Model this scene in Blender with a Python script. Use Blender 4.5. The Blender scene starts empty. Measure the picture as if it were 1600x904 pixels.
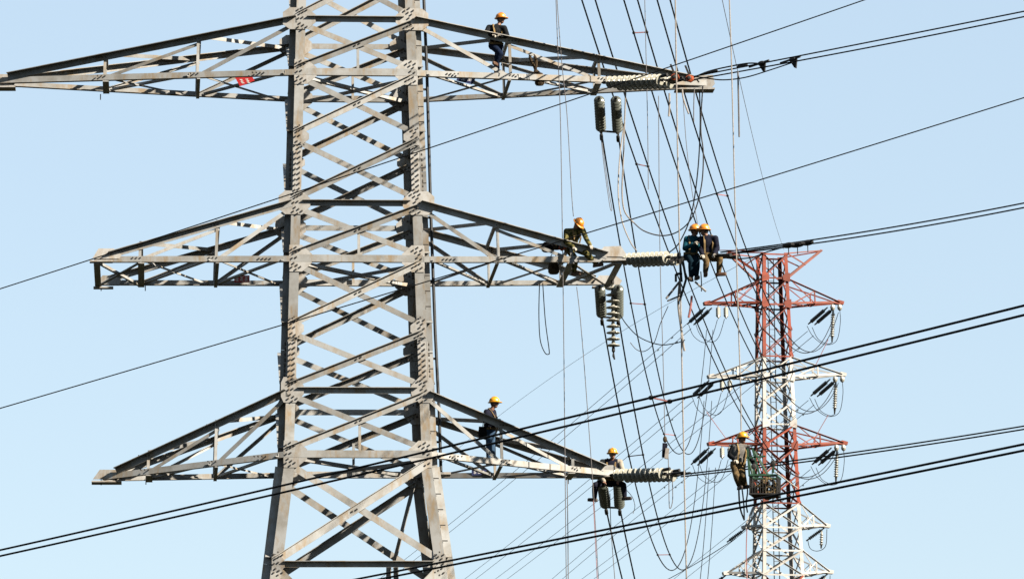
import bpy, math, random
import numpy as np
from mathutils import Vector as V, Matrix
random.seed(7)
D = bpy.data
scene = bpy.context.scene
col = scene.collection
R = math.radians

# ------------------------------------------------------------------ camera, sky, sun, exposure
F_PX, PITCH, ROLL = 7300.0, R(10.4), R(0.55)
CAM = V((0, 0, 1.7))
_r, _u, FWD = V((1, 0, 0)), V((0, -math.sin(PITCH), math.cos(PITCH))), V((0, math.cos(PITCH), math.sin(PITCH)))
RIGHT = _r * math.cos(ROLL) - _u * math.sin(ROLL)
UP = _u * math.cos(ROLL) + _r * math.sin(ROLL)
cd = D.cameras.new('camera'); cam = D.objects.new('camera', cd); col.objects.link(cam)
cd.sensor_width = 36; cd.lens = 36 * F_PX / 1600; cd.clip_start = 0.5; cd.clip_end = 20000
M = Matrix((RIGHT, UP, -FWD)).transposed().to_4x4(); M.translation = CAM
cam.matrix_world = M
scene.camera = cam

SUN_AZ, SUN_EL = R(-29), R(32)          # azimuth measured from +x (right), negative = towards the camera
sun_dir = V((math.cos(SUN_EL) * math.cos(SUN_AZ), math.cos(SUN_EL) * math.sin(SUN_AZ), math.sin(SUN_EL)))
w = D.worlds.new('World'); scene.world = w; w.use_nodes = True
nt = w.node_tree; bg = nt.nodes['Background']
sky = nt.nodes.new('ShaderNodeTexSky'); sky.sky_type = 'NISHITA'; sky.sun_disc = False
sky.sun_elevation = SUN_EL
sky.sun_rotation = math.atan2(sun_dir.x, sun_dir.y)
sky.air_density = 1.2; sky.dust_density = 0.0; sky.ozone_density = 1.0; sky.altitude = 0
hz = nt.nodes.new('ShaderNodeMix'); hz.data_type = 'RGBA'; hz.inputs['Factor'].default_value = 0.68
hz.inputs['B'].default_value = (2.02, 2.54, 3.06, 1)          # thin even haze over the whole sky
dm_ = nt.nodes.new('ShaderNodeVectorMath'); dm_.operation = 'SCALE'; dm_.inputs['Scale'].default_value = 0.53
nt.links.new(sky.outputs[0], dm_.inputs[0]); nt.links.new(dm_.outputs[0], hz.inputs['A'])
nt.links.new(hz.outputs['Result'], bg.inputs[0]); bg.inputs[1].default_value = 0.05
sl = D.lights.new('sun', 'SUN'); so = D.objects.new('sun', sl); col.objects.link(so)
sl.energy = 5.0; sl.angle = R(0.53); sl.color = (1.0, 0.88, 0.71)
so.rotation_euler = (-sun_dir).to_track_quat('-Z', 'Y').to_euler(); so.location = (80, -40, 90)
vs = scene.view_settings
vs.view_transform = 'Standard'; vs.look = 'None'; vs.gamma = 1; vs.exposure = 2.63
scene.render.engine = 'CYCLES'

# ------------------------------------------------------------------ helpers
def ray(u, v):
    return FWD + RIGHT * ((u - 800) / F_PX) + UP * ((452 - v) / F_PX)
def P(u, v, Y):
    d = ray(u, v); return CAM + d * (Y / d.y)
def proj(p):
    r = p - CAM; z = r.dot(FWD)
    return 800 + F_PX * r.dot(RIGHT) / z, 452 - F_PX * r.dot(UP) / z

class Frame:                              # a pylon's own axes
    def __init__(s, ox, oy, yaw):
        s.o = V((ox, oy, 0)); s.ex = V((math.cos(yaw), math.sin(yaw), 0)); s.ey = V((-math.sin(yaw), math.cos(yaw), 0))
    def w(s, x, y, z): return s.o + s.ex * x + s.ey * y + V((0, 0, z))
    def T(s, u, v, yl):                   # the point seen at u, v in the plane y' = yl
        d = ray(u, v); t = (yl - (CAM - s.o).dot(s.ey)) / d.dot(s.ey); return CAM + d * t
    def loc(s, p): q = p - s.o; return q.dot(s.ex), q.dot(s.ey), p.z

def mat(name, color, rough=0.6, metal=0.0, var=0.0, nscale=6.0, c2=None, mix=0.5, bump=0.0, objrand=0.0, detail=4, rust=None):
    m = D.materials.new(name); m.use_nodes = True; t = m.node_tree; b = t.nodes['Principled BSDF']
    b.inputs['Roughness'].default_value = rough; b.inputs['Metallic'].default_value = metal
    b.inputs['Base Color'].default_value = (*color, 1)
    b.inputs['Specular IOR Level'].default_value = 0.5 if rough < 0.45 else (0.2 if rough < 0.65 else 0.03)
    if var or c2 or bump or objrand:
        tc = t.nodes.new('ShaderNodeTexCoord'); no = t.nodes.new('ShaderNodeTexNoise')
        no.inputs['Scale'].default_value = nscale; no.inputs['Detail'].default_value = detail; no.inputs['Roughness'].default_value = 0.65
        t.links.new(tc.outputs['Object'], no.inputs['Vector'])
        rp = t.nodes.new('ShaderNodeValToRGB'); e = rp.color_ramp.elements
        k = c2 or tuple(c * (1 - var) for c in color)
        e[0].position = mix - 0.14; e[0].color = (*k, 1); e[1].position = mix + 0.14; e[1].color = (*color, 1)
        t.links.new(no.outputs['Fac'], rp.inputs['Fac']); out = rp.outputs['Color']
        if rust:                          # streaky stains running down the steel
            mp = t.nodes.new('ShaderNodeMapping'); mp.inputs['Scale'].default_value = (2.6, 2.6, 0.8); t.links.new(tc.outputs['Object'], mp.inputs['Vector'])
            n2 = t.nodes.new('ShaderNodeTexNoise'); n2.inputs['Scale'].default_value = 1.3; n2.inputs['Detail'].default_value = 7; n2.inputs['Roughness'].default_value = 0.7
            t.links.new(mp.outputs[0], n2.inputs['Vector'])
            r2 = t.nodes.new('ShaderNodeMapRange'); r2.inputs['From Min'].default_value = 0.50; r2.inputs['From Max'].default_value = 0.66; r2.inputs['To Max'].default_value = 0.8; t.links.new(n2.outputs['Fac'], r2.inputs['Value'])
            m2 = t.nodes.new('ShaderNodeMix'); m2.data_type = 'RGBA'; m2.inputs['B'].default_value = (*rust, 1)
            t.links.new(r2.outputs[0], m2.inputs['Factor']); t.links.new(out, m2.inputs['A']); out = m2.outputs['Result']
        if objrand:
            oi = t.nodes.new('ShaderNodeObjectInfo'); mr = t.nodes.new('ShaderNodeMapRange')
            mr.inputs['To Min'].default_value = 1 - objrand; mr.inputs['To Max'].default_value = 1 + objrand * 0.5
            t.links.new(oi.outputs['Random'], mr.inputs['Value'])
            mx = t.nodes.new('ShaderNodeVectorMath'); mx.operation = 'SCALE'
            t.links.new(out, mx.inputs[0]); t.links.new(mr.outputs[0], mx.inputs['Scale']); out = mx.outputs[0]
        t.links.new(out, b.inputs['Base Color'])
        if bump:
            bp = t.nodes.new('ShaderNodeBump'); bp.inputs['Strength'].default_value = bump; bp.inputs['Distance'].default_value = 0.02
            t.links.new(no.outputs['Fac'], bp.inputs['Height']); t.links.new(bp.outputs[0], b.inputs['Normal'])
    return m

MT = dict(
    steel=mat('galvanised_steel', (0.1364, 0.1417, 0.1461), 0.6, 0.05, c2=(0.0836, 0.08096, 0.0748), nscale=1.7, mix=0.44, objrand=0.38, detail=9, bump=0.1, rust=(0.1056, 0.0748, 0.0396)),
    plate=mat('gusset_steel', (0.1512, 0.153, 0.1548), 0.6, 0.05, c2=(0.099, 0.09, 0.0765), nscale=4, mix=0.42, objrand=0.22, detail=9, bump=0.1, rust=(0.099, 0.0702, 0.0405)),
    bolt=mat('bolt_steel', (0.02838, 0.02611, 0.02384), 0.6, 0.3),
    rail=mat('dark_rail', (0.01249, 0.01362, 0.01589), 0.6, 0.2, var=0.4),
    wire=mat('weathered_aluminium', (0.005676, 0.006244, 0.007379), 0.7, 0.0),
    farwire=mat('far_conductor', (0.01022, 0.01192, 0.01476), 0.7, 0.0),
    rope=mat('white_rope', (0.1448, 0.1351, 0.1278), 0.9, 0, var=0.35, nscale=25),
    grope=mat('grey_steel_rope', (0.07379, 0.07095, 0.07379), 0.7, 0.1, var=0.4, nscale=25),
    pinkrope=mat('faded_red_rope', (0.1419, 0.06244, 0.06244), 0.9, 0, var=0.3, nscale=25),
    darkrope=mat('dark_rope', (0.006811, 0.007946, 0.009649), 0.9, 0, var=0.3),
    porc=mat('pale_porcelain', (0.129, 0.129, 0.1135), 0.25, 0, var=0.12, nscale=3),
    shadeporc=mat('shaded_porcelain', (0.0473, 0.05332, 0.04816), 0.25, 0, var=0.2, nscale=4),  # same porcelain on the away strings, its shade put into a darker colour
    farporc=mat('slate_porcelain', (0.016, 0.028, 0.036), 0.4, 0, var=0.2),
    iron=mat('dark_fitting_iron', (0.007946, 0.007946, 0.008514), 0.6, 0.2, var=0.3),
    red=mat('signal_red_paint', (0.10, 0.0145, 0.005), 0.6, 0, c2=(0.05, 0.0085, 0.004), nscale=1.5, mix=0.46, objrand=0.4),
    white=mat('white_paint', (0.21, 0.207, 0.202), 0.6, 0, c2=(0.13, 0.127, 0.122), nscale=1.5, mix=0.4, objrand=0.25),
    orange=mat('orange_block_paint', (0.1589, 0.02554, 0.003406), 0.5, 0, var=0.4, nscale=12),
    helmet=mat('helmet_plastic', (0.2666, 0.0903, 0.00129), 0.4, 0, var=0.06, nscale=8),
    helmety=mat('yellow_helmet_plastic', (0.30, 0.135, 0.0015), 0.4, 0, var=0.06, nscale=8),
    skin=mat('skin', (0.08514, 0.04257, 0.02838), 0.55, 0, var=0.12, nscale=20),
    hair=mat('hair', (0.002838, 0.002554, 0.00227), 0.6),
    black=mat('black_cloth', (0.004053, 0.004632, 0.00579), 0.95, 0, c2=(0.01274, 0.01331, 0.01389), nscale=14, mix=0.36, bump=0.6),
    navy=mat('navy_cloth', (0.004053, 0.004632, 0.009263), 0.95, 0, c2=(0.009263, 0.009841, 0.01506), nscale=14, mix=0.4, bump=0.6),
    teal=mat('teal_cloth', (0.004257, 0.03193, 0.04825), 0.9, 0, var=0.5, nscale=12, bump=0.6),
    tealdark=mat('dark_teal_cloth', (0.00227, 0.007946, 0.01362), 0.9, 0, var=0.4, nscale=12, bump=0.6),
    jeans=mat('blue_denim', (0.02129, 0.04115, 0.07095), 0.9, 0, c2=(0.009933, 0.01916, 0.0369), nscale=9, bump=0.5),
    darkjeans=mat('dark_denim', (0.003973, 0.007379, 0.01816), 0.9, 0, var=0.5, nscale=9, bump=0.5),
    camo=mat('camouflage_cloth', (0.0731, 0.06192, 0.02236), 0.9, 0, c2=(0.00344, 0.00688, 0.00344), nscale=13, mix=0.5, detail=1.5, bump=0.4),
    tan=mat('tan_cloth', (0.07095, 0.04825, 0.02413), 0.9, 0, c2=(0.01419, 0.01206, 0.007805), nscale=10, mix=0.48, bump=0.5),
    grey=mat('grey_cloth', (0.06385, 0.06173, 0.0596), 0.9, 0, c2=(0.02555, 0.02555, 0.02555), nscale=10, mix=0.42, bump=0.5),
    cream=mat('cream_cloth', (0.1589, 0.1447, 0.1249), 0.9, 0, var=0.3, nscale=10, bump=0.5),
    webbing=mat('harness_webbing', (0.09649, 0.06811, 0.03406), 0.9, 0, var=0.3, nscale=20),
    glove=mat('work_glove', (0.1703, 0.1589, 0.1419), 0.9, 0, var=0.2, nscale=20),
    boot=mat('boot_leather', (0.01022, 0.006244, 0.005108), 0.6, 0, var=0.3, nscale=15),
    brownboot=mat('brown_boot_leather', (0.04257, 0.02157, 0.01249), 0.6, 0, var=0.3, nscale=15),
    canvas=mat('canvas_bag', (0.03973, 0.02838, 0.01703), 0.9, 0, c2=(0.007946, 0.006244, 0.005108), nscale=9, bump=0.6),
    blackbag=mat('black_bag', (0.003406, 0.003406, 0.003973), 0.8, 0, var=0.3, nscale=9, bump=0.6),
    sred=mat('red_sign_enamel', (0.1351, 0.002384, 0.003973), 0.5),
    sblue=mat('blue_sign_enamel', (0.003406, 0.006244, 0.03122), 0.5),
    swhite=mat('sign_lettering', (0.2384, 0.2384, 0.2384), 0.5),
    green=mat('green_frame_paint', (0.004541, 0.0227, 0.01135), 0.5, 0, var=0.3),
    coil=mat('coiled_rope', (0.07946, 0.0596, 0.03406), 0.95, 0, c2=(0.01703, 0.01249, 0.007379), nscale=18, bump=0.6),
    ground=mat('field_ground', (0.01391, 0.01669, 0.008743), 0.95, 0, c2=(0.01391, 0.01192, 0.007945), nscale=0.03, detail=8),
)

class MB:
    def __init__(s): s.v = []; s.f = []
    def add(s, vs, fs):
        k = len(s.v); s.v += [V(a) for a in vs]; s.f += [[i + k for i in f] for f in fs]; return s
    def prism(s, poly, off):              # polygon extruded by vector off
        n = len(poly); a = [V(p) for p in poly]; b = [p + off for p in a]
        return s.add(a + b, [list(range(n))[::-1], list(range(n, 2 * n))] + [[i, (i + 1) % n, n + (i + 1) % n, n + i] for i in range(n)])
    def angle(s, p0, p1, w1, w2, t, d1, d2):
        a = (p1 - p0).normalized()
        d1 = (d1 - a * d1.dot(a)).normalized(); d2 = (d2 - a * d2.dot(a)); d2 = (d2 - d1 * d2.dot(d1)).normalized()
        c = [(0, 0), (w1, 0), (w1, t), (t, t), (t, w2), (0, w2)]
        A = [p0 + d1 * x + d2 * y for x, y in c]; B = [p1 + d1 * x + d2 * y for x, y in c]
        return s.add(A + B, [[5, 4, 3, 2, 1, 0], [6, 7, 8, 9, 10, 11]] + [[i, (i + 1) % 6, 6 + (i + 1) % 6, 6 + i] for i in range(6)])
    def bar(s, p0, p1, wx, wy, side=V((0, 0, 1))):
        a = (p1 - p0).normalized(); d1 = side - a * side.dot(a)
        if d1.length < 1e-4: d1 = V((1, 0, 0)) - a * a.x
        d1.normalize(); d2 = a.cross(d1)
        q = [(-wx, -wy), (wx, -wy), (wx, wy), (-wx, wy)]
        return s.prism([p0 + d1 * x / 2 + d2 * y / 2 for x, y in q], p1 - p0)
    def tube(s, pts, r, n=6):
        pts = [V(p) for p in pts]; rings = []
        rr = r if isinstance(r, (list, tuple)) else [r] * len(pts)
        ref = None
        for i, p in enumerate(pts):
            a = (pts[min(i + 1, len(pts) - 1)] - pts[max(i - 1, 0)]).normalized()
            if ref is None: ref = V((0, 0, 1)) if abs(a.z) < 0.9 else V((1, 0, 0))
            d1 = (ref - a * ref.dot(a)).normalized(); d2 = a.cross(d1); ref = d1
            rings.append([p + (d1 * math.cos(2 * math.pi * k / n) + d2 * math.sin(2 * math.pi * k / n)) * rr[i] for k in range(n)])
        vs = [q for g in rings for q in g]; m = len(pts)
        fs = [[i * n + k, i * n + (k + 1) % n, (i + 1) * n + (k + 1) % n, (i + 1) * n + k] for i in range(m - 1) for k in range(n)]
        return s.add(vs, fs + [list(range(n))[::-1], [(m - 1) * n + k for k in range(n)]])
    def lathe(s, p0, axis, prof, n=14, sx=None, fs_=(1, 1)):
        a = V(axis).normalized(); ref = sx if sx else (V((0, 0, 1)) if abs(a.z) < 0.9 else V((1, 0, 0)))
        d1 = (ref - a * ref.dot(a)).normalized(); d2 = a.cross(d1); vs = []
        for r_, h in prof:
            for k in range(n):
                t = 2 * math.pi * k / n
                vs.append(p0 + a * h + d1 * (math.cos(t) * r_ * fs_[0]) + d2 * (math.sin(t) * r_ * fs_[1]))
        m = len(prof)
        fs = [[i * n + k, i * n + (k + 1) % n, (i + 1) * n + (k + 1) % n, (i + 1) * n + k] for i in range(m - 1) for k in range(n)]
        return s.add(vs, fs + [list(range(n))[::-1], [(m - 1) * n + k for k in range(n)]])
    def capsule(s, p0, p1, r0, r1, n=12):
        L = (p1 - p0).length; ax = (p1 - p0) if L > 1e-5 else V((0, 0, 1)); pr = []
        for k in range(1, 5): t = k * math.pi / 8; pr.append((r0 * math.sin(t), -r0 * math.cos(t)))
        for k in range(4, 0, -1): t = k * math.pi / 8; pr.append((r1 * math.sin(t), L + r1 * math.cos(t)))
        return s.lathe(p0, ax, pr, n)
    def ell(s, c, ax, ay, az, n=14):      # three half-axis vectors
        vs = []; fs = []; m = 9
        for i in range(1, m):
            t = math.pi * i / m
            for k in range(n):
                p = 2 * math.pi * k / n
                vs.append(c + ax * (math.sin(t) * math.cos(p)) + ay * (math.sin(t) * math.sin(p)) + az * math.cos(t))
        b = len(vs); vs += [c + az, c - az]
        for i in range(m - 2):
            for k in range(n): fs.append([i * n + k, i * n + (k + 1) % n, (i + 1) * n + (k + 1) % n, (i + 1) * n + k][::-1])
        for k in range(n):
            fs.append([b, k, (k + 1) % n]); fs.append([b + 1, (m - 2) * n + (k + 1) % n, (m - 2) * n + k])
        return s.add(vs, fs)
    def mesh(s, name, m, off=V((0, 0, 0)), smooth=False):
        me = D.meshes.new(name); me.from_pydata([tuple(p - off) for p in s.v], [], s.f); me.materials.append(m)
        if smooth: me.polygons.foreach_set('use_smooth', [True] * len(me.polygons))
        me.update(); return me
    def build(s, name, m, parent=None, smooth=False):
        off = V(parent['_o']) if parent is not None else V((0, 0, 0))
        if parent is None:
            off = sum(s.v, V((0, 0, 0))) / len(s.v)
        o = D.objects.new(name, s.mesh(name, MT[m], off, smooth)); col.objects.link(o)
        if parent is not None: o.parent = parent if parent.type == 'EMPTY' or not parent.get('_part') else parent
        else: o.location = off
        o['_o'] = tuple(off)
        return o

def tag(o, label, cat, group=None):
    o['label'] = label; o['category'] = cat
    if group: o['group'] = group
    return o
def thing(name, label, cat, loc, group=None):
    o = D.objects.new(name, None); col.objects.link(o); o.location = loc; o['_o'] = tuple(loc)
    o.empty_display_size = 0.2
    return tag(o, label, cat, group)

# ------------------------------------------------------------------ ground
g = MB(); S = 9000; g.add([(-S, -S, 0), (S, -S, 0), (S, S, 0), (-S, S, 0)], [[0, 1, 2, 3]])
o = g.build('ground', 'ground'); o['kind'] = 'structure'

# ------------------------------------------------------------------ the grey steel pylon
NF = Frame(-4.25, 123.6, R(4.5))
NHW = [(0, 4.36), (16.7, 2.276), (19.35, 1.945), (20.98, 1.89), (24.1, 1.80), (26.0, 1.746), (28.46, 1.676), (31.64, 1.59), (40, 1.36)]
def lerp_tab(tab, z):
    for (a, p), (b, q) in zip(tab, tab[1:]):
        if z <= b: return p + (q - p) * (z - a) / (b - a)
    return tab[-1][1]
def nhw(z): return lerp_tab(NHW, z)
def NC(sx, sy, z): h = nhw(z); return NF.w(sx * h, sy * h, z)
def zof(v):                                # height on the front face whose centre is seen at row v
    a, b = 0.0, 40.0
    for _ in range(40):
        m = (a + b) / 2
        if proj(NF.w(0, -nhw(m), m))[1] > v: a = m
        else: b = m
    return a
ZU = V((0, 0, 1))
pyl = thing('lattice_pylon', 'big grey galvanised steel lattice pylon with six cross arms carrying most of the workers', 'pylon', NF.w(0, 0, 0))
BOLT = MB()
def bolt(p, n, r=0.024, h=0.05):
    n = n.normalized(); BOLT.lathe(p - n * 0.012, n, [(r, 0), (r, h)], 6)
def member(name, p0, p1, w1, w2, d1, d2, par=pyl, m='steel', t=0.016):
    return MB().angle(p0, p1, w1, w2, t, d1, d2).build(name, m, par)
ex, ey = NF.ex, NF.ey
LV = dict(top=zof(-72), a1t=zof(30), a1b=zof(113), m1=zof(214), a2t=zof(317), a2b=zof(404), m2=zof(513), a3t=zof(609), a3b=zof(709), lo=zof(880))
# legs: each leg in the lengths between its joints
leg_z = [0.0, 6.0, 11.5, LV['lo'], 19.35, LV['m2'] - 0.55, LV['m1'] - 0.9, LV['a1t'] + 1.0, 36.0]
for sx in (-1, 1):
    for sy in (-1, 1):
        for a, b in zip(leg_z, leg_z[1:]):
            wl = 0.25 if b > 20 else 0.28
            member('leg', NC(sx, sy, a + 0.004), NC(sx, sy, b - 0.004), wl, wl, ex * -sx, ey * -sy, t=0.024)
            if sy == -1: member('leg_stiffener', NC(sx, sy, a + 0.004) + ey * 0.242 + ex * sx * 0.003, NC(sx, sy, b - 0.004) + ey * 0.242 + ex * sx * 0.003, 0.165 if b > 20 else 0.22, 0.10, ex * sx, ey * -1, t=0.02)
FACES = [(-1, lambda s, z: NC(s, -1, z), -ey, ex), (1, lambda s, z: NC(s, 1, z), ey, ex),
         (2, lambda s, z: NC(-1, s, z), -ex, ey), (3, lambda s, z: NC(1, s, z), ex, ey)]
def xpanel(face, z0, z1, wd=0.17, inset=0.10):
    k, cr, n, e = face
    o_ = 0.012
    A, B = cr(-1, z0), cr(1, z1); C_, E_ = cr(-1, z1), cr(1, z0)
    ins = lambda p, s: p - e * (s * inset)
    a0, a1 = ins(A, -1) + n * o_, ins(B, 1) + n * o_            # the rising diagonal, outer side of the leg
    up = n.cross((a1 - a0).normalized());  up = up if up.z > 0 else -up
    off = up * (wd / 2)
    member('diagonal_brace', a0 + off, a1 + off, wd, 0.10 if k == -1 else 0.17, -up, n if k != 1 else -n)
    b0, b1 = ins(C_, -1) - n * 0.030, ins(E_, 1) - n * 0.030      # the falling one, behind the leg flange
    up = n.cross((b1 - b0).normalized());  up = up if up.z > 0 else -up
    off = up * (wd * 0.43)
    if k == 1: b0 = b0 + n * 0.06; b1 = b1 + n * 0.06
    member('diagonal_brace', b0 + off, b1 + off, wd * 0.86, 0.09, -up, n if k == 1 else -n)
    c = (a0 + a1) / 2
    if k == -1: bolt(c + n * 0.012, n); bolt(c + n * 0.012 + e * 0.12 + ZU * 0.06, n)
PAN = [('top', 'a1t'), ('a1t', 'a1b'), ('a1b', 'm1'), ('m1', 'a2t'), ('a2t', 'a2b'), ('a2b', 'm2'), ('m2', 'a3t'), ('a3t', 'a3b')]
for f_ in FACES:
    for hi, lo in PAN:
        dz0 = 0.12; xpanel(f_, LV[lo] + dz0, LV[hi] - dz0, 0.17 if f_[0] < 2 else 0.14)
    xpanel(f_, LV['lo'] + 0.1, LV['a3b'] - 0.25, 0.21, 0.12)
    for a, b in ((11.5, LV['lo'] - 0.1), (6.0, 11.5), (0.3, 6.0)): xpanel(f_, a, b, 0.24, 0.12)
# horizontals of the body
for key, wd in (('a1t', 0.15), ('a2t', 0.15), ('a3t', 0.16), ('lo', 0.16), ('a1b', 0.19), ('a2b', 0.19), ('a3b', 0.19)):
    z = LV[key]
    for k, cr, n, e in FACES:
        if key.endswith('b') and k < 2:     # the arm chord runs through
            p0, p1 = cr(-1, z) + n * 0.034 + e * 0.02, cr(1, z) + n * 0.034 - e * 0.02
            member('arm_chord', p0 - ZU * 0.09, p1 - ZU * 0.09, wd, 0.14, ZU, -n)
        else:
            p0, p1 = cr(-1, z) + e * 0.30 - n * 0.03, cr(1, z) - e * 0.30 - n * 0.03
            member('horizontal_brace', p0 + ZU * 0.07, p1 + ZU * 0.07, wd, 0.14, -ZU, n)
for key in ('a1b', 'a2b', 'a3b'):            # plan bracing inside the body and hangers
    z = LV[key] - 0.10
    member('plan_brace', NC(-0.86, 0.9, z), NC(0.86, -0.9, z), 0.13, 0.10, ey, -ZU)
    member('plan_brace', NC(-0.86, -0.9, z - 0.02), NC(0.86, 0.9, z - 0.02), 0.12, 0.10, ey, ZU)
    for sy in (-1, 1):
        zt = (LV[key] + LV[key[:2] + 't']) / 2
        member('hanger', NF.w(0.02, sy * nhw(zt) * 0.99, zt), NF.w(0.02, sy * nhw(z) * 0.985, z + 0.10), 0.07, 0.05, ex, ey * -sy)

for (u0, v0), (u1, v1), w_, yl in (((652, 746), (617, 884), 0.10, 1.95), ((611, 882), (609, 1000), 0.13, 2.2), ((622, 882), (624, 1000), 0.13, 2.2)):
    member('redundant_brace', NF.T(u0, v0, yl), NF.T(u1, v1, yl + 0.12), w_, 0.16, -ex, -ey)
def gusset(c, n, e, poly, bolts, t=0.014, par=pyl):
    n = n.normalized(); u_ = ZU - n * n.z; u_.normalize()
    MB().prism([c + e * x + u_ * y for x, y in poly], n * t).build('gusset_plate', 'plate', par)
    for x, y in bolts: bolt(c + e * x + u_ * y + n * t, n)
def gq(wi, wo, h):                            # plate outline: wi inward, wo outward, h half height
    return [(-wo, -h * 0.55), (-wo * 0.5, -h), (wi * 0.55, -h), (wi, -h * 0.35), (wi, h * 0.35), (wi * 0.55, h), (-wo * 0.5, h), (-wo, h * 0.55)]
def diagbolts(s):
    out = []
    for k in range(3): out += [(0.10 + k * 0.09, 0.13 + k * 0.05), (0.10 + k * 0.09, -0.13 - k * 0.05)]
    out += [(0.05, 0.24), (0.16, 0.30), (0.05, -0.24), (0.16, -0.30), (0.06, 0.0), (0.17, 0.03)]
    return out
for key, wi, wo, h in (('a1t', 0.52, 0.36, 0.30), ('m1', 0.42, 0.0, 0.22), ('a2t', 0.50, 0.34, 0.32), ('m2', 0.42, 0.0, 0.24), ('a3t', 0.46, 0.14, 0.34), ('a1b', 0.58, 0.02, 0.34), ('a2b', 0.58, 0.02, 0.36), ('a3b', 0.60, 0.02, 0.36), ('lo', 0.34, 0.0, 0.24)):
    z = LV[key]
    for sx in (-1, 1):
        for sy in (-1, 1):
            n = ey * sy; c = NC(sx, sy, z) + n * 0.016
            if sy == 1: c = NC(sx, sy, z) - n * 0.042; n = -n
            gusset(c, n, ex * -sx, gq(wi, wo, h), diagbolts(sx) if sy == -1 else diagbolts(sx)[:6])
            if key.startswith('a'):           # plates on the side faces for the arms
                gusset(NC(sx, sy, z) + ex * sx * 0.012, ex * sx, ey * -sy, gq(0.40, 0.0, 0.26), [(0.1, 0.1), (0.2, 0.0), (0.1, -0.1)])
# bolted leg splices
for v0, v1 in ((236, 302), (533, 600)):
    z0, z1 = zof(v1), zof(v0)
    for sx in (-1, 1):
        for sy in (-1, 1):
            for ax in (0, 1):
                n = ey * sy if ax == 0 else ex * sx; e = ex * -sx if ax == 0 else ey * -sy
                c0, c1 = NC(sx, sy, z0) + n * 0.006, NC(sx, sy, z1) + n * 0.006
                MB().prism([c0 + e * 0.02, c0 + e * 0.25, c1 + e * 0.25, c1 + e * 0.02], n * 0.018).build('splice_plate', 'plate', pyl)
                nb = 8
                for k in range(nb):
                    c = c0 + (c1 - c0) * ((k + 0.5) / nb)
                    bolt(c + n * 0.018 + e * 0.075, n, 0.026, 0.06); bolt(c + n * 0.018 + e * 0.19 + ZU * 0.04, n, 0.026, 0.06)
# step bolts up the right legs and the dark climbing rail
z = 14.0
while z < 35:
    for sy, off in ((-1, 0.10),):
        p = NC(1, sy, z) + ex * 0.0 + ey * off
        if not any(abs(z - LV[k]) < 0.4 for k in LV): BOLT.tube([p, p + ex * 0.15], 0.016, 5)
    z += 0.42
def railp(u, v): return NF.T(u, v, -1.3)
MB().tube([railp(661, -30), railp(667, 112), railp(673, 330), railp(680, 520), railp(686, 640), railp(689, 738)], 0.042, 8).build('climbing_rail', 'rail', pyl)
for u, v in ((663, 48), (668, 140), (674, 340), (676, 440), (683, 560), (688, 690)):
    p = railp(u, v); MB().bar(p, p - ex * 0.42, 0.06, 0.02).build('rail_bracket', 'rail', pyl)
p = railp(689, 742); MB().prism([p + ex * a + ey * b for a, b in ((-0.45, -0.2), (0.25, -0.2), (0.25, 0.25), (-0.45, 0.25))], ZU * 0.06).build('rest_platform', 'plate', pyl)

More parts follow.
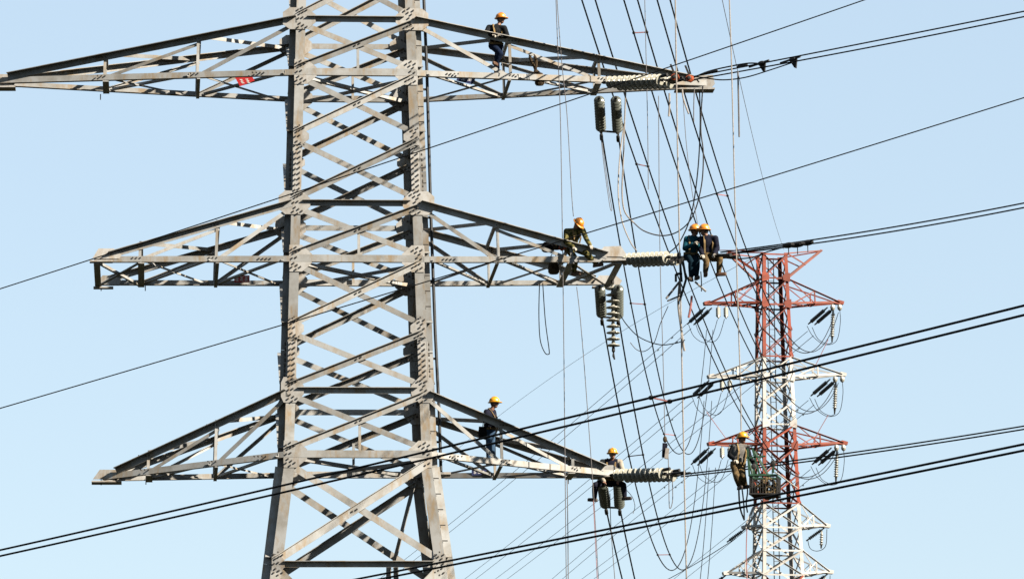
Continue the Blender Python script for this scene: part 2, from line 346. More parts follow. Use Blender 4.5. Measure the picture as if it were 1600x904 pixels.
# ---- cross arms
def arm(sd, kt, kb, tip, stations, wtip, chord=0.155, topw=0.17, drop=0.0):
    zt, zb = LV[kt], LV[kb]
    L, zt_tip = abs(tip[0]), tip[2]
    def bot(s, f):
        a = NC(sd, f, zb) + ey * f * 0.034; b = NF.w(sd * L, f * wtip, zt_tip); return a.lerp(b, s)
    def top(s, f):
        a = NC(sd, f, zt) + ey * f * 0.02 - ZU * drop; b = NF.w(sd * L, f * wtip, zt_tip + 0.03); return a.lerp(b, s)
    e = ex * sd
    for f in (-1, 1):
        n = ey * f
        dn = (bot(1, f) - bot(0, f)).cross(ZU); dn = dn if dn.dot(n) > 0 else -dn; dn.normalize()
        member('arm_chord', bot(0, f) - ZU * 0.09 + dn * 0.002, bot(1, f) - ZU * 0.09, chord, 0.15, ZU, -dn)
        member('top_chord', top(0.0, f) + ZU * 0.06, top(0.93, f) + ZU * 0.03, topw, 0.17, -ZU, dn if f == -1 else -dn)
        st = [0.0] + stations
        for i, (a, b) in enumerate(zip(st, st[1:])):
            p0, p1 = top(a if i else 0.02, f), bot(b, f)
            wd = 0.105 - 0.02 * i
            member('arm_brace', p0 - dn * 0.02 - ZU * 0.12, p1 - dn * 0.02 + ZU * 0.03, wd, 0.07, dn.cross(p1 - p0) * (1 if f * sd > 0 else -1), -dn)
        for i, b in enumerate(stations):
            p0, p1 = top(b, f), bot(b, f)
            member('arm_post', p0 - dn * 0.005 + ZU * 0.03, p1 - dn * 0.025 - ZU * 0.07, 0.075, 0.09, e, -dn)
            for k in range(3):
                bolt(p1 + dn * 0.004 + e * (0.02 + 0.1 * k) + ZU * 0.02, dn, 0.02, 0.035)
            for k in range(4): bolt(p0 + dn * 0.004 + e * (0.02 + 0.09 * k) + (top(1, f) - top(0, f)).normalized() * 0 - ZU * (0.05), dn, 0.018, 0.03)
        for k in range(4): bolt(bot(0.10, f) + dn * 0.006 + e * (0.1 * k) - ZU * 0.01, dn, 0.022, 0.04)
    st = [0.0] + stations
    for i, (a, b) in enumerate(zip(st, st[1:])):
        if i < 2:
            z_ = -ZU * 0.06
            member('plan_brace', bot(a + 0.03, -1) + z_, bot(b - 0.02, 1) + z_ - ey * 0.06, 0.09, 0.09, e, ZU)
            member('plan_brace', bot(a + 0.03, 1) + z_ * 0.6, bot(b - 0.02, -1) + z_ * 0.6 + ey * 0.06, 0.11, 0.05, e, -ZU)
            member('top_plan_brace', top(a + 0.02, 1) + ZU * 0.02, top(b, -1) + ZU * 0.08, 0.08, 0.10, e, -ZU)
    for b in stations + ([1.0 - 0.10 / L] if wtip > 0.5 else []):
        MB().bar(bot(b, -1) - ZU * 0.12, bot(b, 1) - ZU * 0.12, 0.03, 0.17 if b > 0.6 else 0.09).build('cross_strut', 'steel', pyl)
        if b < 0.95: MB().bar(top(b, -1), top(b, 1), 0.08, 0.08).build('cross_strut', 'steel', pyl)
    if wtip > 0.5:
        member('plan_brace', bot(stations[-1], 1) - ZU * 0.115, bot(0.98, -1) - ZU * 0.115, 0.08, 0.07, e, ZU)
        member('plan_brace', bot(stations[-1], -1) - ZU * 0.13, bot(0.98, 1) - ZU * 0.13, 0.08, 0.07, e, ZU)
    return bot, top
def tip_plate(fr_pts, yl, t=0.02, name='tip_plate'):
    pts = [NF.T(u, v, yl) for u, v in fr_pts]
    MB().prism(pts, ey * t).build(name, 'plate', pyl)
t1r = NF.loc(NF.T(1112, 131, 0)); t1l = NF.loc(NF.T(-22, 127, 0))
A1R = arm(1, 'a1t', 'a1b', t1r, [0.31, 0.61], 0.14)
A1L = arm(-1, 'a1t', 'a1b', t1l, [0.31, 0.61], 0.14)
t2r = NF.loc(NF.T(972, 404, -1.7)); t2l = NF.loc(NF.T(147, 404, -1.7))
A2R = arm(1, 'a2t', 'a2b', t2r, [0.37, 0.74], 1.72)
A2L = arm(-1, 'a2t', 'a2b', t2l, [0.37, 0.76], 1.72)
t3r = NF.loc(NF.T(965, 740, 0)); t3l = NF.loc(NF.T(160, 745, 0))
A3R = arm(1, 'a3t', 'a3b', t3r, [0.37, 0.75], 0.16, drop=0.10)
A3L = arm(-1, 'a3t', 'a3b', t3l, [0.37, 0.74], 0.16, drop=0.06)
# end plates: side sheet plus a flat foot
def tipbox(poly, yl, depth, foot):
    tip_plate(poly, yl, 0.02); tip_plate(poly, yl + depth, 0.02)
    a, b = foot
    q = [NF.T(a[0], a[1], yl - 0.06), NF.T(b[0], b[1], yl - 0.06)]
    MB().prism([q[0], q[1], q[1] + ey * (depth + 0.14), q[0] + ey * (depth + 0.14)], -ZU * 0.04).build('tip_foot', 'plate', pyl)
tipbox([(1058, 135), (1112, 137), (1117, 131), (1114, 117), (1068, 119)], -0.17, 0.34, ((1056, 137), (1117, 137)))
tipbox([(-40, 134), (22, 133), (26, 124), (16, 116), (-36, 116)], -0.17, 0.34, ((-40, 134), (24, 134)))
tipbox([(144, 404), (186, 404), (190, 398), (178, 388), (154, 388)], -1.745, 0.12, ((140, 406), (176, 406)))
tipbox([(148, 446), (186, 446), (190, 438), (180, 430), (160, 430)], 1.60, 0.12, ((146, 447), (177, 447)))
tipbox([(930, 400), (974, 401), (978, 396), (970, 384), (944, 385)], -1.745, 0.12, ((942, 405), (978, 404)))
tipbox([(926, 444), (968, 445), (972, 438), (962, 430), (936, 430)], 1.60, 0.12, ((926, 446), (972, 446)))
tipbox([(145, 748), (184, 748), (191, 742), (182, 733), (156, 733)], -0.2, 0.4, ((143, 750), (190, 750)))
tipbox([(934, 739), (970, 739), (972, 735), (958, 726), (940, 726)], -0.2, 0.4, ((926, 742), (974, 741)))
for u, v, yl in ((158, 448, 1.66), (227, 448, 1.7), (158, 751, 0), (228, 750, 0.4), (157, 150, 0.6), (1105, 138, 0), (888, 749, 0.4)):
    q = NF.T(u, v, yl); MB().tube([q + ZU * 0.05, q - ZU * 0.11], 0.014, 5).build('drop_pin', 'bolt', pyl)
b_ = BOLT.build('bolts', 'bolt', pyl); b_['kind'] = 'stuff'

# ------------------------------------------------------------------ the red and white pylon behind
FF = Frame(17.0, 300, R(12))
FHW = [(0, 3.2), (30, 1.62), (39.9, 1.30), (49.5, 1.05), (55.65, 0.93), (57.5, 0.88), (62, 0.70)]
def fhw(z): return lerp_tab(FHW, z)
def FC(sx, sy, z): h = fhw(z); return FF.w(sx * h, sy * h, z)
def fz(v):
    a, b = 0.0, 70.0
    for _ in range(40):
        m = (a + b) / 2
        if proj(FF.w(0, -fhw(m), m))[1] > v: a = m
        else: b = m
    return a
far = thing('painted_pylon', 'slender red and white banded lattice pylon standing far behind on the right', 'pylon', FF.w(0, 0, 0))
BANDS = [fz(555), fz(661), fz(784), fz(905), fz(1050)]
def fm(z):
    k = sum(1 for b in BANDS if z < b)
    return 'red' if k % 2 == 0 else 'white'
fex, fey = FF.ex, FF.ey
cuts = [0.0] + sorted(set([round(b, 3) for b in BANDS])) + [fz(394)]
for sx in (-1, 1):
    for sy in (-1, 1):
        for a, b in zip(cuts, cuts[1:]):
            MB().angle(FC(sx, sy, a + 0.003), FC(sx, sy, b - 0.003), 0.22, 0.22, 0.03, fex * -sx, fey * -sy).build('leg', fm((a + b) / 2), far)
FFACES = [(lambda s, z: FC(s, -1, z), -fey), (lambda s, z: FC(s, 1, z), fey), (lambda s, z: FC(-1, s, z), -fex), (lambda s, z: FC(1, s, z), fex)]
fl = [fz(v) for v in (396, 433, 474, 514, 555, 588, 624, 661, 695, 739, 784, 822, 858, 896, 960, 1050, 1200, 1400, 1600)]
for hi, lo in zip(fl, fl[1:]):
    for i, (cr, n) in enumerate(FFACES):
        for a, b, o_ in ((-1, 1, 0.02), (1, -1, -0.05)):
            p0, p1 = cr(a * 0.95, lo) + n * o_, cr(b * 0.95, hi) + n * o_
            up = n.cross(p1 - p0); up = up if up.z > 0 else -up
            wd = 0.12 if hi < fl[4] else 0.075
            MB().angle(p0, p1, wd, 0.08, 0.02, -up, n).build('diagonal_brace', fm((hi + lo) / 2), far)
for v in (396, 433, 474, 555, 588, 661, 695, 784, 822, 858, 896):
    z = fz(v)
    for cr, n in FFACES:
        MB().angle(cr(-1, z) + n * 0.05, cr(1, z) + n * 0.05, 0.10, 0.09, 0.02, -ZU, -n).build('horizontal_brace', fm(z), far)
    if v in (433, 474, 588, 661, 695):
        for sx in (-1, 1):
            c = FC(sx, -1, z) - fey * 0.07
            MB().prism([c + fex * -sx * x + ZU * y for x, y in ((-0.05, -0.3), (0.4, -0.2), (0.45, 0.1), (0.2, 0.3), (-0.05, 0.3))], -fey * 0.02).build('gusset_plate', fm(z), far)
def farm(sd, vt, vb, tipuv, posts=(0.5,)):
    zt, zb = fz(vt), fz(vb); tip = FF.T(tipuv[0], tipuv[1], 0)
    lx, ly, lz = FF.loc(tip); mm = fm(zb + 0.01 if vb != 588 else zb)
    for f in (-1, 1):
        b0 = FC(sd, f, zb); t0 = FC(sd, f, zt); tp = FF.w(lx, f * 0.18, lz); n = fey * f
        MB().angle(b0, tp, 0.14, 0.12, 0.025, ZU, -n).build('arm_chord', mm, far)
        MB().angle(t0, tp + ZU * 0.08, 0.09, 0.10, 0.02, -ZU, n).build('top_chord', mm, far)
        for s in posts:
            MB().bar(t0.lerp(tp, s), b0.lerp(tp, s), 0.08, 0.08, fex).build('arm_post', mm, far)
            MB().bar(t0.lerp(tp, 0.03), b0.lerp(tp, s), 0.06, 0.05, n).build('arm_brace', mm, far)
            MB().bar(b0.lerp(tp, 0.02), t0.lerp(tp, s), 0.06, 0.05, n).build('arm_brace', mm, far)
    b0, b1 = FC(sd, -1, zb), FC(sd, 1, zb)
    MB().bar(b0, b1.lerp(tip, 0.5), 0.08, 0.08).build('plan_brace', mm, far)
    MB().bar(b1, b0.lerp(tip, 0.5), 0.08, 0.08).build('plan_brace', mm, far)
    MB().bar(b0.lerp(tip, 0.5), b1.lerp(tip, 0.5), 0.08, 0.08).build('cross_strut', mm, far)
    MB().prism([tip + fex * x + fey * -0.22 + ZU * y for x, y in ((-0.3 * sd, -0.05), (0.25 * sd, -0.08), (0.3 * sd, 0.12), (-0.1 * sd, 0.22))], fey * 0.44).build('tip_plate', mm, far)
    return tip
ft = {}
for key, vt, vb, l, r_ in ((1, 435, 474, (1106, 475), (1311, 474)), (2, 557, 588, (1112, 589), (1315, 586)), (3, 663, 695, (1112, 694), (1317, 693)), (4, 785, 822, (1166, 824), (1290, 822)), (5, 859, 896, (1136, 896), (1295, 894))):
    ft[key, -1] = farm(-1, vt, vb, l); ft[key, 1] = farm(1, vt, vb, r_)
for sd, uv in ((-1, (1136, 396)), (1, (1284, 393))):      # earth wire horns at the head
    tip = FF.T(uv[0], uv[1], 0); zt = fz(395)
    for f in (-1, 1):
        tp = tip + fey * 0.15 * f
        MB().angle(FC(sd, f, fz(434)), tp, 0.16, 0.12, 0.02, ZU, fey * -f).build('horn_chord', 'red', far)
        MB().bar(FC(sd, f, zt), tp + ZU * 0.05, 0.07, 0.07).build('horn_tie', 'red', far)
        MB().bar(FC(sd, f, zt), FC(sd, f, fz(434)).lerp(tp, 0.5), 0.08, 0.05).build('arm_brace', 'red', far)
lad = MB()
for x in (-0.18, 0.18): lad.tube([FF.w(x, 0.3, 2), FF.w(x, 0.3, fz(398))], 0.035, 5)
zz = 30.0
while zz < fz(398): lad.bar(FF.w(-0.18, 0.3, zz), FF.w(0.18, 0.3, zz), 0.03, 0.03); zz += 0.4
lad.build('ladder', 'rail', far)

# ------------------------------------------------------------------ insulator strings
DISC = {}; LAST = [None]
def disc_mesh(key, m, r, pitch):
    if key not in DISC:
        pr = [(0.035, 0), (0.05, pitch * 0.12), (0.05, pitch * 0.40), (r * 0.55, pitch * 0.50), (r * 0.96, pitch * 0.66), (r, pitch * 0.76), (r * 0.93, pitch * 0.80), (r * 0.5, pitch * 0.70), (0.03, pitch * 0.76), (0.022, pitch)]
        DISC[key] = MB().lathe(V((0, 0, 0)), V((0, 0, 1)), pr, 18).mesh('disc', MT[m], smooth=True)
    return DISC[key]
def string(label, p0, p1, m='porc', r=0.16, n=13, lead=0.12, group=None, name='insulator_string'):
    a = p1 - p0; L = a.length
    o = thing(name, label, 'insulator', p0, group); LAST[0] = o
    o.rotation_mode = 'QUATERNION'; o.rotation_quaternion = a.to_track_quat('Z', 'Y')
    pitch = (L - 2 * lead) / n; me = disc_mesh((m, round(r, 3), round(pitch, 3)), m, r, pitch)
    for k in range(n):
        d = D.objects.new('disc', me); col.objects.link(d); d.parent = o; d.location = (0, 0, lead + k * pitch)
    for z0, z1 in ((0, lead), (L - lead, L)):
        b = MB().lathe(V((0, 0, z0)), V((0, 0, 1)), [(0.03, -0.02), (0.045, (z1 - z0) * 0.3), (0.045, (z1 - z0) * 0.8), (0.03, z1 - z0)], 8).mesh('end_fitting', MT['iron'])
        e_ = D.objects.new('end_fitting', b); col.objects.link(e_); e_.parent = o
    return o
LR = V((0.74, -0.67, 0)); LP = V((0.67, 0.74, 0))
# line going towards the right: double strings at the arm ends
def along(p, du):                       # move along the line so that the picture column grows by du
    q = p + LR
    s = (proj(q)[0] - proj(p)[0]); return LR * (du / s)
ST = {}
for k, (u0, v0, u1, v1, yl, n, desc) in {1: (950, 131, 1046, 127, -0.55, 13, 'top right arm'), 2: (974, 407, 1056, 403, -1.2, 12, 'middle right arm'), 3: (962, 743, 1050, 741, -0.35, 13, 'lowest right arm')}.items():
    s0 = NF.T(u0, v0, yl); d = along(s0, u1 - u0); e0 = s0 + d
    e0 = P(u1, v1, e0.y)
    for j, sg in enumerate((-1, 1)):
        off = LP * (0.21 * sg)
        string('%s string of pale discs in the level pair beyond the %s' % (('front', 'rear')[j], desc), s0 + off, e0 + off, 'porc', 0.17, n - 2, group='level tension strings')
    ST[k] = (s0, e0)
# away going strings seen almost end-on, hanging below the arm ends
AW = {}
for k, pts, desc in ((1, ((936, 152, 939, 202), (962, 152, 965, 204)), 'top right arm'), (2, ((937, 447, 940, 492), (966, 447, 966, 494)), 'middle right arm'), (3, ((940, 749, 946, 789), (966, 749, 968, 790)), 'lowest right arm')):
    for j, (u0, v0, u1, v1) in enumerate(pts):
        p0, p1 = P(u0, v0, 124.4), P(u1, v1, 126.2)
        string('%s dark ribbed string hanging under the %s end' % (('left', 'right')[j], desc), p0, p1, 'shadeporc', 0.15, 11, 0.08, 'dark strings under the right arms')
        AW[k, j] = p1
        so_ = LAST[0]; L_ = (p1 - p0).length
        for nm, mm, pr in (('strain_clamp', 'rope', [(0.03, L_), (0.075, L_ + 0.05), (0.05, L_ + 0.16), (0.02, L_ + 0.2)]), ('turnbuckle', 'iron', [(0.02, L_ + 0.3), (0.05, L_ + 0.34), (0.05, L_ + 0.6), (0.02, L_ + 0.64)])):
            e_ = D.objects.new(nm, MB().lathe(V((0, 0, 0)), V((0, 0, 1)), pr, 8).mesh(nm, MT[mm])); col.objects.link(e_); e_.parent = so_
    a, b = AW[k, 0], AW[k, 1]
    tag(MB().bar(a - ZU * 0.05, b - ZU * 0.05, 0.05, 0.03).build('spreader_bar', 'iron'), 'thin dark bar joining the two dark strings under the %s' % desc, 'spreader bar', 'bars between the dark strings')
string('single large white disc string hanging straight down under the middle right arm', P(957, 436, 124.9), P(958.5, 550, 124.9), 'porc', 0.19, 10, 0.14)
p = P(958.5, 550, 124.9); tag(MB().tube([p, p - ZU * 0.1, p - ZU * 0.2 + V((0.03, 0, 0))], [0.02, 0.035, 0.02], 6).build('hook', 'iron'), 'small dark hook below the single white disc string', 'hook')

# ------------------------------------------------------------------ conductors
def fit(pts, Y0, Y1, n=48, ext=0.0):
    p0, p1 = P(*pts[0], Y0), P(*pts[-1], Y1); dx, dy = p1.x - p0.x, p1.y - p0.y
    ts, zs = [], []
    for u, v in pts:
        d = ray(u, v); k = d.x / d.y; t = (k * p0.y - p0.x) / (dx - k * dy)
        ts.append(t); zs.append(CAM.z + d.z / d.y * (p0.y + t * dy))
    wts = np.ones(len(ts)); wts[0] = wts[-1] = 6
    c = np.polyfit(ts, zs, min(2, len(ts) - 1), w=wts)
    out = []
    for i in range(n + 1):
        t = -ext + (1 + 2 * ext) * i / n
        out.append(V((p0.x + t * dx, p0.y + t * dy, float(np.polyval(c, t)))))
    return out
def poly(pts, Y0, Y1, n=6):             # a smooth free curve through picture points, depth running from Y0 to Y1
    L = [0.0]
    for a, b in zip(pts, pts[1:]): L.append(L[-1] + math.hypot(b[0] - a[0], b[1] - a[1]))
    w_ = [P(u, v, Y0 + (Y1 - Y0) * l / L[-1]) for (u, v), l in zip(pts, L)]
    if len(w_) == 2: return w_
    out = []
    for i in range(len(w_) - 1):
        a, b, c, d = w_[max(i - 1, 0)], w_[i], w_[i + 1], w_[min(i + 2, len(w_) - 1)]
        for k in range(n):
            t = k / n
            out.append(0.5 * ((2 * b) + (c - a) * t + (2 * a - 5 * b + 4 * c - d) * t * t + (3 * b - a - 3 * c + d) * t ** 3))
    return out + [w_[-1]]
def near_uv(pts, u, v=None):
    best = min(pts, key=lambda p: abs(proj(p)[0] - u) + (abs(proj(p)[1] - v) if v is not None else 0)); return best
def twin(label, a, b, Y0, Y1, r, spacers=(), m='wire', group=None, dampers=(), ext=0.0, n=48, DY=0.0):
    A, B = fit(a, Y0, Y1, n, ext), fit(b, Y0 + DY, Y1 + DY, n, ext)
    o = thing('twin_conductor', label, 'conductor', A[0], group)
    MB().tube(A, r, 6).build('strand', m, o); MB().tube(B, r, 6).build('strand', m, o)
    for (u0, v0), (u1, v1) in spacers:
        p, q = near_uv(fit(a, Y0, Y1, 400), u0, v0), near_uv(fit(b, Y0 + DY, Y1 + DY, 400), u1, v1)
        sp = MB().bar(p, q, r * 1.2, r * 1.2).build('spacer', 'pinkrope' if r < 0.03 else 'plate', o)
        for e_, W in ((p, A), (q, B)):
            d = (W[5] - W[0]).normalized() if len(W) > 5 else V((1, 0, 0))
            MB().ell(e_, d * r * 3.2, d.cross(ZU).normalized() * r * 1.9, ZU * r * 1.9, 8).build('spacer_clamp', 'iron', sp)
    for W, u in dampers:
        pts = A if W == 0 else B; p = near_uv(pts, u); i = min(range(len(pts) - 1), key=lambda j: (pts[j] - p).length)
        d = (pts[i + 1] - pts[i]).normalized(); h = p - ZU * r * 4
        dm = MB().tube([h - d * r * 9, h - d * r * 6.5, h - d * r * 6, h + d * r * 6, h + d * r * 6.5, h + d * r * 9], [r * 2.2, r * 2.2, r * 0.8, r * 0.8, r * 2.2, r * 2.2], 6); dm.bar(p, h, r * 1.5, r * 1.5)
        dm.build('vibration_damper', 'farporc', o)
    return A, B
# the two thick pairs that cross low in front
twin('upper thick black conductor pair crossing the whole picture in front of the pylon', [(-60, 872), (0, 859), (432, 760.6), (650, 707), (950, 638), (1060, 611), (1200, 576), (1600, 477.5), (1660, 462)],
     [(-60, 881), (0, 868), (432, 771.6), (650, 719), (950, 650), (1060, 624), (1200, 590), (1600, 492.5), (1660, 477)], 76, 56, 0.0165, [((1017, 621), (1047, 627))], DY=0.3)
twin('lower thick black conductor pair running from the pylon foot to the right edge', [(440, 927), (545, 904), (680, 879), (960, 824), (1150, 786), (1200, 776), (1600, 694), (1660, 681)],
     [(440, 934), (590, 904), (680, 886), (960, 832), (1150, 794), (1200, 784), (1600, 704), (1660, 691)], 76, 58, 0.0165, DY=0.3)
for lab, pts in (('thin dark wire passing behind the top left arm up to the top edge', [(-50, 467), (0, 451), (138, 408), (400, 320), (700, 222), (880, 161), (1177, 60), (1350, 0), (1400, -17)]),
                 ('thin dark wire crossing the pylon below the middle arms to the right edge', [(-50, 652), (0, 637), (400, 520), (615, 455), (842, 387), (1000, 338), (1240, 265), (1600, 153), (1650, 137)])):
    tag(MB().tube(fit(pts, 121, 112, 40), 0.0155, 6).build('single_wire', 'wire'), lab, 'wire', 'single wires across the pylon')
# spans leaving the right arms away to the far pylon
SPG = 'twin spans between the two pylons'
P1a = [(939, 203), (943, 221), (964, 339), (990, 474), (1013, 580), (1024, 624), (1038, 668), (1049, 695), (1060, 711), (1068, 714), (1076, 708), (1086, 680), (1093, 620), (1104, 515)]
P1b = [(965, 205), (975, 265), (987, 339), (1010, 475), (1032, 580), (1043, 626), (1058, 680), (1072, 709), (1082, 717), (1096, 691), (1101, 648), (1114, 515)]
twin('twin span from under the top right arm sagging lowest beside the small hanging tackle', P1a, P1b, 126.2, 297, 0.023, [((990, 474), (1010, 475)), ((1043, 677), (1057, 679))], group=SPG)
P2a = [(940, 493), (971.5, 640), (994.5, 731), (1002, 764), (1022, 826), (1041, 866), (1058, 882), (1070, 872), (1083, 837), (1091, 784), (1100, 625)]
P2b = [(966, 495), (994, 640), (1015, 731), (1023, 764), (1041, 826), (1056, 864), (1073, 880), (1086, 870), (1097, 833), (1105, 772), (1112, 625)]
twin('twin span from under the middle right arm with its low bend near the bottom edge', P2a, P2b, 126.2, 297, 0.023, [((989, 711), (1010, 710)), ((1041, 866), (1057, 865))], group=SPG)
P3a = [(946, 790), (951, 810), (975, 904), (1095, 904), (1101, 823), (1108, 730)]
P3b = [(968, 791), (973, 810), (998, 904), (1107, 904), (1112, 823), (1118, 730)]
twin('twin span from under the lowest right arm dropping out of the bottom edge', P3a, P3b, 126.2, 297, 0.023, group=SPG)
PAa = [(890, -60), (908, 0), (936, 90), (976, 203), (1025, 339), (1047, 392), (1073, 455), (1125, 580), (1154, 640), (1171, 668), (1202, 712), (1235, 743), (1258, 752), (1304, 708)]
PAb = [(912, -60), (930, 0), (986, 180), (1040, 339), (1074, 435), (1130, 576), (1161, 640), (1178, 662), (1208, 706), (1240, 740), (1264, 750), (1310, 706)]
twin('leftmost steep twin span from the top edge with a slanted spacer', PAa, PAb, 118, 298, 0.023, [((995, 255), (1012, 262))], group=SPG)
PBa = [(957, -60), (975, 0), (990, 48), (1033, 192), (1087, 349), (1113, 422), (1138, 480), (1178, 555), (1212, 610), (1236, 640), (1260, 648), (1304, 600)]
PBb = [(979, -60), (997, 0), (1011, 48), (1050, 180), (1107, 355), (1131, 424), (1157, 487), (1200, 572), (1237, 626), (1264, 645), (1310, 598)]
twin('middle steep twin span from the top edge with a spacer above the top arm', PBa, PBb, 118, 298, 0.023, [((990, 48), (1010, 48))], group=SPG)
PCa = [(1010, -60), (1028, 0), (1080, 180), (1139, 360), (1172, 440), (1212, 512), (1238, 540), (1260, 552), (1304, 490)]
PCb = [(1031, -60), (1048, 0), (1097, 180), (1155, 360), (1190, 445), (1225, 515), (1244, 540), (1265, 550), (1310, 488)]
twin('rightmost steep twin span from the top edge with a spacer above the painted pylon head', PCa, PCb, 118, 298, 0.023, [((1120, 305), (1136, 306))], group=SPG)
# the far pylon's own line going away to the lower left
DG = 'thin twin lines going away to the lower left'
def dpair(label, pts, off, Y1=430, dampers=()):
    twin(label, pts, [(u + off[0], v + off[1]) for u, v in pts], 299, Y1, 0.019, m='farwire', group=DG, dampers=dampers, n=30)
dpair('thin twin line from the upper left dark insulators ending behind the pylon foot', [(1073, 506), (1060, 517), (920, 639), (785, 752), (696, 822), (590, 906)], (7, 7), 430, ((0, 1044), (1, 1054), (0, 1032), (1, 1040)))
dpair('thin twin line from the second left dark insulators passing behind the seated worker', [(1075, 619), (1049, 640), (966, 711), (923, 747), (723, 906)], (8, 7), 430, ((0, 1050), (1, 1060), (0, 1036), (1, 1044)))
dpair('thin twin line from the third left dark insulators down to the bottom edge', [(1078, 729), (1000, 789), (952, 829), (860, 906)], (8, 7), 430, ((0, 1055), (1, 1064), (0, 1042), (1, 1052)))
dpair('thin twin line from the upper right dark insulators crossing behind the painted pylon', [(1262, 517), (1240, 537), (1169, 598), (1000, 729), (929, 784), (771, 906)], (9, 7), 430, ((0, 1240), (1, 1246)))
dpair('thin twin line from the second right dark insulators crossing behind the basket worker', [(1263, 625), (1185, 692), (1090, 764), (906, 906)], (9, 7), 430, ((0, 1242), (1, 1248)))
dpair('thin twin line from the third right dark insulators passing the white legs', [(1266, 733), (1200, 786), (1150, 826), (1050, 906)], (9, 7), 430, ((0, 1246), (1, 1252)))
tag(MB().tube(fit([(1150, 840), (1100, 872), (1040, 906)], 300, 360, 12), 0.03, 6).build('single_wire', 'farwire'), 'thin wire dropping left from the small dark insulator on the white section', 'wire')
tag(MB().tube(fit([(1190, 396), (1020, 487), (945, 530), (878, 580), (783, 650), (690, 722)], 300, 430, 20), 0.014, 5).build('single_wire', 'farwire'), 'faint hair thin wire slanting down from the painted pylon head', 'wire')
tag(MB().tube(fit([(1122, -30), (1130, 0), (1155, 120), (1180, 232), (1225, 390)], 130, 298, 24), 0.011, 5).build('single_wire', 'grope'), 'faint hair thin grey wire from the top edge down to the painted pylon head', 'wire')
# twin conductors going off to the right from the three worked arms
RG = 'twin conductors leaving to the right edge'
def rpair(label, a, b, Y0, Y1, spacers=()):
    return twin(label, a, b, Y0, Y1, 0.019, spacers, group=RG, DY=0.25)
y1, y2, y3 = ST[1][1].y, ST[2][1].y, ST[3][1].y
rpair('twin conductor leaving the top right arm past two black clamps', [(1072, 122), (1110, 112), (1190, 100), (1240, 90), (1400, 57), (1600, 18), (1660, 6)], [(1076, 126), (1115, 118), (1195, 104), (1245, 97), (1400, 66), (1600, 26), (1660, 14)], y1, y1 - 13)
rpair('twin conductor leaving the middle right arm over the painted pylon head', [(1126, 394), (1180, 388), (1250, 380), (1400, 352), (1600, 316), (1660, 305)], [(1128, 398), (1182, 392), (1255, 385), (1400, 359), (1600, 323), (1660, 312)], y2 - 1, y2 - 12)
rpair('twin conductor leaving the lowest right arm in front of the basket', [(1062, 741), (1130, 735), (1205, 724), (1310, 709), (1450, 688), (1600, 665), (1660, 655)], [(1064, 744), (1130, 739), (1206, 728), (1312, 713), (1450, 693), (1600, 670), (1660, 660)], y3, y3 - 12)
# yokes and clamps
for k, lab in ((1, 'top'), (3, 'lowest')):
    e0 = ST[k][1]; d = LR
    yk = MB().prism([e0 + LP * 0.27 - ZU * 0.03, e0 - LP * 0.27 - ZU * 0.03, e0 - LP * 0.1 + d * 0.22 - ZU * 0.03, e0 + LP * 0.1 + d * 0.22 - ZU * 0.03], ZU * 0.04)
    yk.tube([e0 + LP * 0.15, e0 + LP * 0.1 + d * 0.55], 0.035, 6); yk.tube([e0 - LP * 0.15, e0 - LP * 0.1 + d * 0.55], 0.035, 6)
    for q in (-0.2, 0.2): yk.tube([e0 + LP * q - d * 0.12 + ZU * 0.12, e0 + LP * q + d * 0.1 + ZU * 0.13], 0.045, 7)
    tag(yk.build('yoke_plate', 'iron'), 'dark yoke joining strings to conductor past the %s right arm' % lab, 'yoke', 'yoke plates')
for u, v, Y, lab in ((1190, 103, y1 - 2.4, 'left of the two black triangular clamps on the top twin conductor'), (1239, 97, y1 - 3.4, 'right of the two black triangular clamps on the top twin conductor')):
    c = P(u, v - 1, Y); c2 = MB()
    c2.prism([c + LR * -0.13 + ZU * 0.07, c + LR * 0.13 + ZU * 0.11, c + LR * 0.09 - ZU * 0.2, c + LR * 0.03 - ZU * 0.17], LP * 0.04)
    c2.tube([c - LR * 0.42 + ZU * 0.02, c + LR * 0.25 + ZU * 0.09], 0.03, 6); c2.ell(c + ZU * 0.05, LR * 0.13, LP * 0.07, ZU * 0.065, 8)
    tag(c2.build('wire_grip', 'iron'), lab, 'clamp', 'black clamps on the top conductor')
c2 = MB()
for u, v, a in ((1232, 383, 0.2), (1246, 382, 0.26), (1262, 379, 0.2)):
    c = P(u, v, y2 - 4); c2.ell(c, LR * a, LP * 0.1, ZU * 0.075, 8); c2.tube([c, c - ZU * 0.25], 0.012, 4)
tag(c2.build('wire_grip', 'iron'), 'row of black clamps on the twin conductor above the painted pylon head', 'clamp')
def cable2(label, pts, Y0, Y1, r=0.017, m='wire'):
    tag(MB().tube(poly(pts, Y0, Y1), r, 6).build('pulling_cable', m), label, 'cable', 'pulling cables at the clamps')
cable2('dark pulling cable bowed under the top twin conductor to its right clamp', [(1082, 119), (1102, 122), (1130, 125), (1165, 121), (1205, 109), (1238, 98)], y1 - 0.4, y1 - 3.6)
cable2('upper dark pulling cable from the top arm tip to the left clamp', [(1078, 124), (1106, 112), (1140, 104), (1170, 99), (1190, 100)], y1 - 0.4, y1 - 2.4, 0.02)
cable2('dark pulling cable bowed below the conductor right of the seated pair', [(1128, 402), (1150, 404), (1175, 402), (1200, 393), (1232, 384)], y2 - 1.1, y2 - 4)
cable2('thin red line from the seated pair to the painted pylon head', [(1122, 391), (1150, 391), (1185, 392)], y2 - 1.2, y2 - 2.4, 0.012, 'pinkrope')
cable2('dark pulling cable rising above the conductor right of the seated pair', [(1128, 400), (1160, 393), (1200, 387), (1250, 381)], y2 - 1.2, y2 - 4.2, 0.02)
